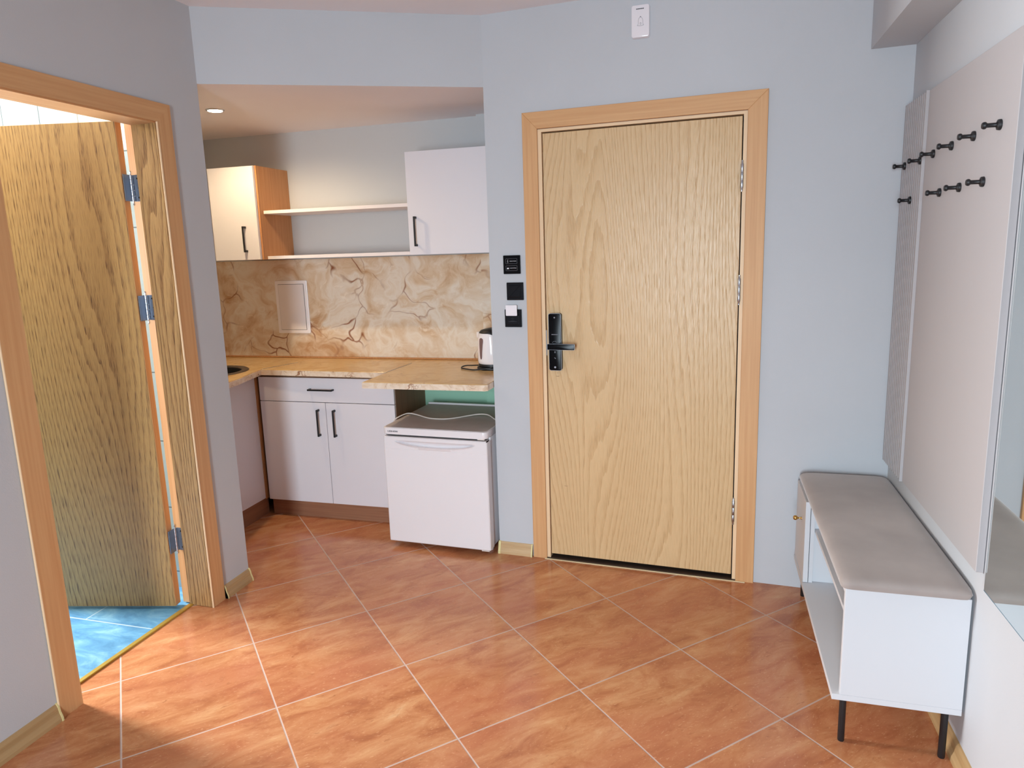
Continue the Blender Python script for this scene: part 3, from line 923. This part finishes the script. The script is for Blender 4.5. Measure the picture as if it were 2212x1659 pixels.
# wall cabinets
wc = empty('wall_cabinet', (-0.372, 1.282, 1.453)); tag(wc, 'left beech sided wall cabinet with cream door under the spotlight', 'wall cabinet', 'wall cabinets')
bm = bmesh.new()
box(0.0, 0.016, 0.0195, 0.317, 0, 0.503, bm=bm); box(0.284, 0.300, 0.0195, 0.317, 0, 0.503, bm=bm)
box(0.016, 0.284, 0.0195, 0.317, 0, 0.016, bm=bm); box(0.016, 0.284, 0.0195, 0.317, 0.487, 0.503, bm=bm)
box(0.016, 0.284, 0.300, 0.317, 0.016, 0.487, bm=bm)
obj('carcass', bm, M_BEECH, wc)
dd_ = obj('cabinet_door', box(0.002, 0.292, 0.0, 0.0175, 0.001, 0.501, 0.0008, 1), M_LAVEN, wc)
bar_handle(dd_, 0.213, 0.0, 0.113, 0.140)
wc = empty('wall_cabinet', (0.808, 1.292, 1.453)); tag(wc, 'right taller white wall cabinet next to the door wall', 'wall cabinet', 'wall cabinets')
bm = bmesh.new()
WR = 0.530
box(0.0, 0.016, 0.0185, 0.262, 0, 0.513, bm=bm); box(WR - 0.016, WR, 0.0185, 0.262, 0, 0.513, bm=bm)
box(0.016, WR - 0.016, 0.0185, 0.262, 0, 0.016, bm=bm); box(0.016, WR - 0.016, 0.0185, 0.262, 0.497, 0.513, bm=bm)
box(0.0, 0.30, 0.2621, 0.307, 0, 0.513, bm=bm)
obj('carcass', bm, M_LAVEN, wc)
dd_ = obj('cabinet_door', box(0.001, WR - 0.001, 0.0, 0.0175, 0.0005, 0.5135, 0.0008, 1), M_LAVEN, wc)
bar_handle(dd_, 0.044, 0.0, 0.118, 0.150)
for z, lb in ((1.7005, 'upper white wall shelf between the two wall cabinets'), (1.4535, 'lower white wall shelf between the two wall cabinets, above the splashback')):
    o = obj('wall_shelf', box(0, 0.8785, 0, 0.263, 0, 0.018, 0.0008, 1), M_WHITE)
    o.location = (-0.0711, 1.335, z)
    tag(o, lb, 'shelf', 'shelves between the wall cabinets')

# spotlight
sl = empty('ceiling_spotlight', (0.010, 0.910, ZK)); tag(sl, 'small round recessed ceiling spotlight glowing warm in the kitchen niche', 'spotlight')
obj('trim_ring', lathe([(0.0335, -0.001), (0.0345, -0.005), (0.038, -0.005), (0.043, -0.0008), (0.043, 0.0)], 36, caps=False), M_CHROME, sl, 40)
obj('bulb', lathe([(0.002, -0.0075), (0.018, -0.0078), (0.032, -0.006), (0.033, 0.0)], 32), M_BULB, sl, 60)

# kettle
kt = empty('electric_kettle', (1.222, 1.335, ZT)); tag(kt, 'white electric kettle with black lid and base at the worktop end', 'kettle')
obj('power_base', lathe([(0.080, 0.0), (0.082, 0.004), (0.080, 0.011), (0.070, 0.016)], 40), M_BLACK, kt, 40)
bm = bmesh.new()
prof = [(0.068, 0.028), (0.0735, 0.032), (0.0755, 0.045), (0.0755, 0.09), (0.074, 0.13), (0.071, 0.165), (0.067, 0.188)]
rings = []
segs = 44
for i, (r, z) in enumerate(prof):
    ring = []
    for k in range(segs):
        a = 2 * PI * k / segs
        cx = math.cos(a)
        zz = z
        if i >= 4:  # shoulder falls towards the handle side (+x)
            t = max(0.0, cx) ** 1.6
            zz = z - (z - 0.118) * 0.55 * t * ((i - 3) / 3.0)
        rr = r * (1.0 + 0.05 * max(0.0, cx) * (1 - z / 0.2))
        ring.append(bm.verts.new((rr * cx, rr * math.sin(a), zz)))
    rings.append(ring)
for Ra, Rb in zip(rings, rings[1:]):
    for k in range(segs):
        l = (k + 1) % segs
        bm.faces.new((Ra[k], Ra[l], Rb[l], Rb[k]))
bm.faces.new(rings[0][::-1]); bm.faces.new(rings[-1])
obj('kettle_body', bm, M_PLAST, kt, 50)
obj('foot_band', lathe([(0.070, 0.0165), (0.074, 0.020), (0.072, 0.030)], 40), M_BLACK, kt, 40)
bm = bmesh.new()
rings = []
for i, (r, z) in enumerate([(0.0665, 0.186), (0.0655, 0.196), (0.056, 0.206), (0.035, 0.212), (0.002, 0.214)]):
    ring = []
    for k in range(segs):
        a = 2 * PI * k / segs; cx = math.cos(a)
        t = max(0.0, cx) ** 1.6
        ring.append(bm.verts.new((r * cx * 0.98, r * math.sin(a), z - 0.037 * t * (r / 0.0665) - 0.004 * max(0, -cx) * (i > 0))))
    rings.append(ring)
for Ra, Rb in zip(rings, rings[1:]):
    for k in range(segs):
        l = (k + 1) % segs
        bm.faces.new((Ra[k], Ra[l], Rb[l], Rb[k]))
bm.faces.new(rings[0][::-1]); bm.faces.new(rings[-1])
obj('lid', bm, M_BLACK, kt, 60)
hp = smooth_path([(0.030, 0, 0.207), (0.062, 0, 0.206), (0.090, 0, 0.185), (0.102, 0, 0.145), (0.100, 0, 0.10), (0.088, 0, 0.055), (0.070, 0, 0.035)], 6)
obj('handle', tube(hp, 0.010, 12), M_BLACK, kt, 60)
obj('spout', prism([(-0.083, 0.0), (-0.060, -0.018), (-0.060, 0.018)], 0.160, 0.192, 0.002, 2), M_PLAST, kt, 50)
# water gauge on the side facing the room
def on_body(a, z, off=0.0006):
    tb = [(0.0, 0.0755), (0.09, 0.0755), (0.13, 0.074), (0.165, 0.071), (0.188, 0.067)]
    r = 0.067
    for (za, ra), (zb, rb) in zip(tb, tb[1:]):
        if za <= z <= zb:
            r = ra + (rb - ra) * (z - za) / (zb - za)
    return Vector(((r + off) * math.cos(a), (r + off) * math.sin(a), z))
bm = bmesh.new()
a0 = math.radians(-122)
ring = []
cen = bm.verts.new(on_body(a0, 0.11, 0.0022))
nn_ = 26
def gw(z):
    t = (z - 0.055) / 0.112
    return 0.10 + 0.14 * max(0, min(1, t)) ** 1.5
outl = []
for k in range(nn_):
    z = 0.055 + 0.112 * k / (nn_ - 1)
    e = math.sqrt(max(0.0, 1 - (2 * k / (nn_ - 1) - 1) ** 8))
    outl.append((z, gw(z) * e))
cols = []
for z, wd in outl:
    cols.append([bm.verts.new(on_body(a0 + wd * s, z, 0.0012)) for s in (-1, -0.5, 0, 0.5, 1)])
for ca, cb_ in zip(cols, cols[1:]):
    for k in range(4):
        bm.faces.new((ca[k], ca[k + 1], cb_[k + 1], cb_[k]))
bmesh.ops.remove_doubles(bm, verts=bm.verts, dist=1e-5)
bmesh.ops.delete(bm, geom=[v for v in bm.verts if not v.link_faces], context='VERTS')
obj('water_gauge', bm, M_GAUGE, kt, 60)
cp = smooth_path([(-0.070, -0.030, 0.020), (-0.105, -0.015, 0.016), (-0.150, 0.010, 0.010), (-0.168, 0.000, 0.006), (-0.160, -0.035, 0.005), (-0.125, -0.062, 0.005), (-0.07, -0.085, 0.005), (0.0, -0.075, 0.012), (0.05, -0.06, 0.030), (0.085, -0.05, 0.036), (0.105, 0.0, 0.02)], 8)
obj('power_cord', tube(cp, 0.0034, 8), M_BLACK, kt, 60)

# ------------------------------------------------------------------ fridge
fg = empty('refrigerator', (0.764, 0.945, 0), math.radians(-2.5)); tag(fg, 'small white under counter refrigerator below the jutting worktop', 'refrigerator')
FW = 0.546
obj('cabinet_body', box(0.004, FW - 0.004, 0.062, 0.540, 0.030, 0.586, 0.004, 2), M_FRIDGE, fg, 40)
# worktop with rounded front corners
def rounded_rect_plan(x0, x1, y0, y1, r):
    pts = []
    for cx, cy, a0 in ((x0 + r, y0 + r, 180), (x1 - r, y0 + r, 270)):
        for k in range(7):
            a = math.radians(a0 + 90 * k / 6)
            pts.append((cx + r * math.cos(a), cy + r * math.sin(a)))
    pts += [(x1, y1), (x0, y1)]
    return pts
obj('top_cover', prism(rounded_rect_plan(-0.001, FW + 0.001, -0.004, 0.545, 0.022), 0.589, 0.6215, 0.003, 2), M_FRIDGE, fg, 40)
obj('top_sheet', prism(rounded_rect_plan(0.006, FW - 0.006, 0.004, 0.525, 0.02), 0.6215, 0.6235, 0.0008, 1), M_FRTOP, fg)
obj('back_lip', box(0.002, FW - 0.002, 0.528, 0.5445, 0.6216, 0.632, 0.002, 1), M_FRIDGE, fg)
# door with a scooped grip
bm = bmesh.new()
Z0, Z1 = 0.028, 0.577
zs = sorted(set([Z0 + 0.004, 0.2, 0.4, 0.5128, 0.5145, 0.516] + [0.527 + 0.0011 * k for k in range(32)] + [0.570, Z1 - 0.004]))
nx = 120
xs_ = [0.004 + (FW - 0.008) * k / nx for k in range(nx + 1)]
def depth(x, z):
    t = (x - 0.060) / (0.485 - 0.060)
    if z in (0.5145,):
        return 0.0012
    if t <= 0 or t >= 1:
        return 0.0
    s = 1 - (2 * t - 1) ** 2
    zt = 0.5585
    zb = zt - 0.029 * min(1.0, (s ** 0.55))
    if z >= zt or z <= zb:
        dz = zb - z
        if 0 <= dz < 0.006 and s > 0.05:
            return -0.0035 * math.sin(PI * (1 - dz / 0.006) * 0.5 + 0.0) * min(1, s * 3)
        return 0.0
    f = (zt - z) / max(1e-5, zt - zb)
    return 0.019 * (f ** 0.7) * min(1.0, s * 4)
grid = [[bm.verts.new((x, depth(x, z), z)) for x in xs_] for z in zs]
for i in range(len(zs) - 1):
    for k in range(nx):
        bm.faces.new((grid[i][k], grid[i][k + 1], grid[i + 1][k + 1], grid[i + 1][k]))
# sides with a rounded lip
def strip(A_, off):
    Bv = [bm.verts.new(v.co + Vector(o)) for v, o in zip(A_, off)]
    return Bv
lo = grid[0]; hi = grid[-1]
lft = [r[0] for r in grid]; rgt = [r[-1] for r in grid]
def band(row, d1, d2):
    a = [bm.verts.new(v.co + Vector(d1)) for v in row]
    b_ = [bm.verts.new(v.co + Vector(d2)) for v in row]
    for r1, r2 in ((row, a), (a, b_)):
        for k in range(len(row) - 1):
            bm.faces.new((r1[k], r1[k + 1], r2[k + 1], r2[k]))
band(lo, (0, 0.004, -0.004), (0, 0.052, -0.004))
band(hi, (0, 0.004, 0.004), (0, 0.052, 0.004))
band(lft, (-0.004, 0.004, 0), (-0.004, 0.052, 0))
band(rgt, (0.004, 0.004, 0), (0.004, 0.052, 0))
fd = obj('fridge_door', bm, M_FRIDGE, fg, 35)
fd['label'] = 'white door with scooped grip along the top'
obj('door_seal', box(0.010, FW - 0.010, 0.0525, 0.0615, 0.040, 0.570), M_GAUGE, fd)
obj('dark_gap', box(0.008, FW - 0.012, 0.014, 0.0515, 0.5815, 0.5885), M_DARK, fg)  # solid dark strip painting the shade between top cover and door
obj('hinge_cap', box(FW - 0.050, FW - 0.014, 0.006, 0.030, 0.5815, 0.5885, 0.001, 1), M_CORDW, fg)
bmf = bmesh.new()
lathe([(0.016, 0.0), (0.018, 0.006), (0.014, 0.0295)], 16, (0.04, 0.10, 0), bm=bmf)
obj('foot', bmf, M_FRIDGE, fg, 40)
obj('foot', lathe([(0.016, 0.0), (0.018, 0.006), (0.014, 0.0295)], 16, (FW - 0.035, 0.085, 0)), M_FRIDGE, fg, 40)
for px in (0.04, FW - 0.035):
    obj('foot', lathe([(0.016, 0.0), (0.018, 0.006), (0.014, 0.0295)], 16, (px, 0.50, 0)), M_FRIDGE, fg, 40)
obj('hinge_bracket', box(FW - 0.052, FW - 0.012, 0.010, 0.058, 0.0195, 0.0245, 0.001, 1), M_CORDW, fg)
np_ = obj('nameplate', box(0.0275, 0.0865, -0.0056, -0.0040, 0.6005, 0.6095), M_WHITE, fg)
text_mesh('lettering', 'LIEBHERR', 0.055, M_DARKPRINT, np_, 0.0295, -0.0056, 0.6016, height=0.0068)
# cord on top
cw = obj('power_cord', tube(smooth_path([(0.748, 1.095, 0.585), (0.752, 1.10, 0.612), (0.765, 1.118, 0.6285), (0.800, 1.165, 0.640), (0.850, 1.170, 0.634), (0.930, 1.135, 0.6275), (1.008, 1.125, 0.6275), (1.060, 1.150, 0.6275), (1.12, 1.20, 0.630), (1.17, 1.225, 0.634), (1.225, 1.212, 0.636), (1.275, 1.165, 0.6275), (1.315, 1.12, 0.6275)], 8), 0.0032, 10), M_CORDW, None, 60)
tag(cw, 'white power cord lying across the top of the refrigerator', 'cord')

# ------------------------------------------------------------------ items on the entrance wall
def wall_item(name, u, z, label, cat, group=None):
    p = MD @ Vector((u, 0, z))
    e = empty(name, p, DANG)
    return tag(e, label, cat, group)
db = wall_item('door_chime', 0.690, 2.341, 'white wireless door chime with a bell drawing, high above the entrance door', 'door chime')
obj('housing', plate(rrect(-0.036, 0.034, -0.060, 0.060, 0.008), -0.026, -0.0005, 0.002), M_PLAST, db, 40)
ic = bmesh.new()
bell = [(-0.013, -0.016), (-0.0095, -0.012), (-0.0090, -0.002), (-0.0080, 0.006), (-0.0045, 0.0125), (0, 0.0145), (0.0045, 0.0125), (0.0080, 0.006), (0.0090, -0.002), (0.0095, -0.012), (0.013, -0.015)]
tube([(x, -0.0263, z) for x, z in bell], 0.0005, 6, bm=ic)
tube([(-0.013 + 0.0026 * k, -0.0263, -0.0160 - 0.0022 * math.sin(PI * k / 10)) for k in range(11)], 0.0005, 6, bm=ic)
plate([(-0.003, 0.0135), (0.003, 0.0135), (0.001, 0.0175), (-0.001, 0.0175)], -0.0266, -0.0258, bm=ic)
tube([(0.0022 * math.cos(a), -0.0263, -0.0095 + 0.0042 * math.sin(a)) for a in [2 * PI * k / 12 for k in range(13)]], 0.0005, 6, bm=ic)
obj('bell_symbol', ic, M_GREYPRINT, db)
bm = bmesh.new()
x = -0.0175
for k in range(10):
    wd = 0.0022 + 0.0008 * (k % 3 == 0)
    box(x, x + wd, -0.0266, -0.0258, 0.0435, 0.0465 + 0.0004 * (k % 2), bm=bm)
    x += wd + 0.0006
obj('printed_name', bm, M_DARKPRINT, db)

s1 = wall_item('service_switch', 0.110, 1.397, 'square black touch switch with two outlined service buttons, topmost of three', 'switch')
obj('plate', plate(rrect(-0.040, 0.040, -0.0415, 0.0415, 0.002, 2), -0.009, -0.0005, 0.001), M_BLACKG, s1)
for zc, tx in ((0.0155, 'MAKE UP ROOM'), (-0.0155, 'DO NOT DISTURB')):
    fr = bmesh.new()
    pts = [(x, -0.0092, z) for x, z in rrect(-0.028, 0.026, zc - 0.011, zc + 0.011, 0.002, 3)]
    tube(pts, 0.00045, 5, closed=True, bm=fr)
    b_o = obj('button_outline', fr, M_GREYPRINT, s1)
    text_mesh('button_text', tx, 0.030, M_WHITEPRINT, s1, -0.0085, -0.0090, zc - 0.0012, height=0.0030, thick=0.0005)
    bm = bmesh.new()
    if zc > 0:
        tube([(-0.0205, -0.0092, zc - 0.006), (-0.0185, -0.0092, zc - 0.007), (-0.0165, -0.0092, zc - 0.003), (-0.0185, -0.0092, zc + 0.001), (-0.020, -0.0092, zc - 0.002), (-0.0175, -0.0092, zc + 0.007)], 0.0006, 5, bm=bm)
    else:
        box(-0.0225, -0.0135, -0.0095, -0.009, zc - 0.0035, zc + 0.002, bm=bm)
        box(-0.0225, -0.0215, -0.0095, -0.009, zc - 0.0055, zc - 0.0034, bm=bm)
        box(-0.0145, -0.0135, -0.0095, -0.009, zc - 0.0055, zc - 0.0034, bm=bm)
    obj('button_icon', bm, M_WHITEPRINT, s1)
s2 = wall_item('light_switch', 0.121, 1.277, 'square glossy black light switch, middle of three', 'switch')
obj('frame', plate(rrect(-0.040, 0.040, -0.040, 0.040, 0.002, 2), -0.009, -0.0005, 0.004), M_SWITCH, s2)
obj('rocker', plate(rrect(-0.0275, 0.0275, -0.0275, 0.0275, 0.001, 2), -0.0125, -0.009, 0.0025), M_SWITCH, s2)
s3 = wall_item('key_card_switch', 0.109, 1.1545, 'square black key card switch, lowest of three, holding a white card', 'switch')
obj('frame', plate(rrect(-0.040, 0.040, -0.0405, 0.0405, 0.002, 2), -0.009, -0.0005, 0.001), M_SWITCH, s3)
obj('card_pocket', plate(rrect(-0.030, 0.031, -0.030, 0.0145, 0.002, 2), -0.016, -0.009, 0.002), M_SWITCH, s3)
bm = bmesh.new()
tube([(-0.006, -0.0163, -0.001), (0, -0.0163, 0.003), (0.006, -0.0163, -0.001), (0, -0.0163, -0.005)], 0.0004, 5, closed=True, bm=bm)
box(-0.010, 0.010, -0.0164, -0.0161, -0.0115, -0.0105, bm=bm)
box(-0.020, 0.020, -0.0164, -0.0161, -0.0150, -0.0138, bm=bm)
obj('engraved_mark', bm, M_DIMPRINT, s3)
kc = MD @ Vector((0.105, -0.0125, 1.167))
kcard = obj('key_card', plate(rrect(-0.027, 0.027, -0.0, 0.048, 0.003, 3), -0.0195 + 0.0125, -0.0188 + 0.0125), M_PLAST)
kcard.location = kc; kcard.rotation_euler = (0, 0, DANG)
tag(kcard, 'white key card standing in the lowest black wall switch', 'key card')

# ------------------------------------------------------------------ coat rack panel with pegs
cr = empty('coat_rack', (2.985, -0.132, 0.598)); tag(cr, 'tall beige wall panel with fluted end and ten black coat pegs', 'coat rack')
# local: x into wall +, y along, z up
obj('back_board', box(0.0, 0.0185, 0.0, 1.008, 0.0, 1.334, 0.0012, 1), M_PANEL, cr)
bm = bmesh.new()
for k in range(11):
    y0 = 0.742 + 0.0242 * k
    box(-0.006, -0.0002, y0, y0 + 0.0150, 0.0005, 1.3335, bm=bm)
o = obj('fluted_strip', bm, M_PANEL, cr); o['label'] = 'narrow vertical fluting'
obj('edge_profile', box(-0.010, -0.0002, 0.7290, 0.7335, 0.0, 1.334), M_PANEL, cr)
for (y, z) in ((0.820, 1.716), (0.622, 1.714), (0.503, 1.721), (0.326, 1.723), (0.146, 1.725), (-0.031, 1.727), (0.718, 1.590), (0.409, 1.595), (0.230, 1.597), (0.051, 1.598)):
    xo = -0.006 if y > 0.605 else 0.0
    bm = lathe([(0.001, -0.0405), (0.007, -0.040), (0.0088, -0.0365), (0.0088, -0.033), (0.0072, -0.031), (0.0055, -0.029), (0.0055, -0.0105), (0.008, -0.008), (0.0125, -0.0065), (0.0132, -0.003), (0.0132, 0.0)], 20, (xo - 0.0002, y + 0.132, z - 0.598), 'X')
    obj('peg', bm, M_BLACK, cr, 50)

# mirror
mr = empty('mirror', (3.004, -0.158, 0.563)); tag(mr, 'frameless wall mirror at the right edge, reflecting the bench and door frame', 'mirror')
obj('mirror_glass', box(-0.0055, -0.0015, -1.40, 0.0, 0.0, 1.42), M_MIRROR, mr)
bm = bmesh.new()
box(-0.0057, -0.0012, -1.4005, 0.0005, -0.0022, -0.0002, bm=bm)
box(-0.0052, -0.0012, 0.0002, 0.0012, -0.0022, 1.42, bm=bm)
obj('glass_edge', bm, M_GLASSEDGE, mr)

# ------------------------------------------------------------------ bench
BX0, BX1, BY0, BY1 = 2.667, 2.998, -0.092, 0.862
bn = empty('shoe_bench', (BX0, BY0, 0)); tag(bn, 'low white shoe bench with taupe padded seat and black legs', 'bench')
BW = BX1 - BX0; BL = BY1 - BY0
ZB0, ZB1 = 0.152, 0.500
obj('bottom_board', box(0.0, BW, 0.0, BL, ZB0, ZB0 + 0.018, 0.0006, 1), M_BENCH, bn)
obj('side_panel', box(0.021, BW, 0.0, 0.018, ZB0 + 0.0182, ZB1, 0.0006, 1), M_BENCH, bn)
obj('side_panel', box(0.021, BW, BL - 0.018, BL, ZB0 + 0.0182, ZB1, 0.0006, 1), M_BENCH, bn)
obj('back_panel', box(BW - 0.010, BW - 0.002, 0.0182, BL - 0.0182, ZB0 + 0.0182, ZB1 - 0.0002), M_BENCH, bn)
obj('divider', box(0.023, BW - 0.0102, 0.712, 0.728, ZB0 + 0.0184, ZB1 - 0.0185), M_BENCH, bn)
obj('divider_strip', box(0.023, 0.037, 0.700, 0.7118, ZB0 + 0.0184, ZB1 - 0.0185), M_BENCH, bn)
obj('shelf', box(0.040, BW - 0.0102, 0.0184, 0.7115, 0.372, 0.386), M_BENCH, bn)
obj('top_board', box(0.021, BW - 0.0102, 0.0184, BL - 0.0184, ZB1 - 0.018, ZB1 - 0.0004), M_BENCH, bn)
bd = obj('cabinet_door', box(0.003, 0.0205, 0.697, BL, ZB0 + 0.0195, ZB1 - 0.006, 0.0006, 1), M_BENCH, bn)
kb = lathe([(0.0055, 0.0), (0.005, -0.003), (0.0032, -0.006), (0.0032, -0.014), (0.007, -0.017), (0.0095, -0.022), (0.0095, -0.026), (0.006, -0.031), (0.001, -0.032)], 20, (0.0028, 0.795, 0.392), 'X')
k_ = obj('knob', kb, M_BRASS, bd, 60); k_['label'] = 'round brass knob'
# cushion
bm = bmesh.new()
nxc, nyc = 16, 40
cx0, cx1, cy0, cy1 = 0.006, BW + 0.004, -0.010, BL + 0.010
def cush(u, v):
    # u,v in 0..1 ; superellipse edge fall
    a = abs(2 * u - 1); b_ = abs(2 * v - 1)
    e = (1 - a ** 9) * (1 - b_ ** 22)
    return e
top = []
for j in range(nyc + 1):
    tv = j / nyc
    v = 0.5 - 0.5 * math.cos(PI * tv)
    row = []
    for i in range(nxc + 1):
        tu = i / nxc
        u = 0.5 - 0.5 * math.cos(PI * tu)
        x = cx0 + (cx1 - cx0) * u; y = cy0 + (cy1 - cy0) * v
        # rounded plan corners
        rc = 0.022
        dx = max(0.0, rc - min(x - cx0, cx1 - x)); dy = max(0.0, rc - min(y - cy0, cy1 - y))
        if dx > 0 and dy > 0:
            dd_l = math.hypot(dx, dy)
            if dd_l > 0:
                k = max(dx, dy) / dd_l
                sx = 1 if x > (cx0 + cx1) / 2 else -1; sy = 1 if y > (cy0 + cy1) / 2 else -1
                x = (cx1 - rc if sx > 0 else cx0 + rc) + sx * dx * k
                y = (cy1 - rc if sy > 0 else cy0 + rc) + sy * dy * k
        z = 0.512 + 0.026 * cush(u, v) ** 0.45 if 0 < i < nxc and 0 < j < nyc else 0.512
        row.append(bm.verts.new((x, y, z)))
    top.append(row)
for j in range(nyc):
    for i in range(nxc):
        bm.faces.new((top[j][i], top[j][i + 1], top[j + 1][i + 1], top[j + 1][i]))
loop = [top[0][i] for i in range(nxc + 1)] + [top[j][nxc] for j in range(1, nyc + 1)] + [top[nyc][i] for i in range(nxc - 1, -1, -1)] + [top[j][0] for j in range(nyc - 1, 0, -1)]
cxm, cym = (cx0 + cx1) / 2, (cy0 + cy1) / 2
low = [bm.verts.new((v.co.x + (0.004 if v.co.x < cxm else -0.004), v.co.y + (0.004 if v.co.y < cym else -0.004), 0.5005)) for v in loop]
for i in range(len(loop)):
    j = (i + 1) % len(loop)
    bm.faces.new((loop[i], loop[j], low[j], low[i]))
bm.faces.new(low[::-1])
cu = obj('seat_cushion', bm, M_VELVET, bn, 60); cu['label'] = 'taupe velvet seat pad'
for lx, ly in ((0.037, 0.034), (0.298, 0.024), (0.037, BL - 0.030), (0.298, BL - 0.030)):
    obj('leg', lathe([(0.0085, 0.0), (0.0095, 0.003), (0.0095, ZB0 - 0.0002)], 18, (lx, ly, 0)), M_BLACK, bn, 40)

# ------------------------------------------------------------------ lights
def area(name, loc, rot, sx, sy, power, col, spread=None):
    l = bpy.data.lights.new(name, 'AREA')
    l.shape = 'RECTANGLE'; l.size = sx; l.size_y = sy
    l.energy = power; l.color = col
    if spread: l.spread = spread
    o = bpy.data.objects.new(name, l)
    o.location = loc; o.rotation_euler = rot
    COL.objects.link(o)
    return o
# daylight through the tall window behind the viewer
area('daylight_rear_window', ((RX0 + RX1) / 2, YR + 0.02, (RZ0 + RZ1) / 2), (PI / 2 - math.radians(17), 0, 0), RX1 - RX0 - 0.1, RZ1 - RZ0 - 0.1, 84, (0.76, 0.90, 1.0), math.radians(110))
# daylight through the bathroom window
area('daylight_bath_window', (-1.97, (WY0 + WY1) / 2, (WZ0 + WZ1) / 2), (PI / 2, 0, -PI / 2), WY1 - WY0 - 0.08, WZ1 - WZ0 - 0.08, 200, (0.95, 0.98, 1.0))
# warm kitchen spotlight
l = bpy.data.lights.new('spotlight_beam', 'SPOT'); l.energy = 42; l.color = (1.0, 0.74, 0.44); l.spot_size = math.radians(165); l.spot_blend = 0.6; l.shadow_soft_size = 0.025
o = bpy.data.objects.new('spotlight_beam', l); o.location = (0.010, 0.910, ZK - 0.012); COL.objects.link(o)
# warm lamp inside the bathroom
l = bpy.data.lights.new('bathroom_lamp', 'POINT'); l.energy = 16; l.color = (1.0, 0.72, 0.32); l.shadow_soft_size = 0.06
o = bpy.data.objects.new('bathroom_lamp', l); o.location = (-0.80, -0.38, 2.2); COL.objects.link(o)

w = bpy.data.worlds.new('sky'); SC.world = w; w.use_nodes = True
bg = w.node_tree.nodes['Background']
bg.inputs[0].default_value = (0.62, 0.78, 1.0, 1); bg.inputs[1].default_value = 1.0

# ------------------------------------------------------------------ camera
F = 1496.4688
R = ((0.9622585199749778, 0.27028999876048077, -0.03165212955907581), (0.01820292699580356, -0.17997657715528173, -0.9835024581180539), (-0.27152752012337655, 0.9458074583368056, -0.1781040638787367))
cam = bpy.data.cameras.new('camera')
cam.sensor_fit = 'HORIZONTAL'; cam.sensor_width = 36.0
cam.lens = F / 2212 * 36.0
cam.shift_y = -18.5887 / 2212
cam.clip_start = 0.02
co = bpy.data.objects.new('camera', cam)
COL.objects.link(co)
r, d, f = (Vector(v) for v in R)
M = Matrix(((r.x, -d.x, -f.x, 2.3037439), (r.y, -d.y, -f.y, -2.0736813), (r.z, -d.z, -f.z, 1.4623632), (0, 0, 0, 1)))
co.matrix_world = M
SC.camera = co

SC.view_settings.view_transform = 'Standard'
SC.view_settings.look = 'None'
SC.view_settings.exposure = 0.0
SC.view_settings.gamma = 1.0
SC.view_settings.use_curve_mapping = False
SC.cycles.use_denoising = True
SC.cycles.max_bounces = 10
SC.cycles.diffuse_bounces = 6
SC.cycles.sample_clamp_indirect = 6.0
SC.cycles.caustics_reflective = False
SC.cycles.caustics_refractive = False
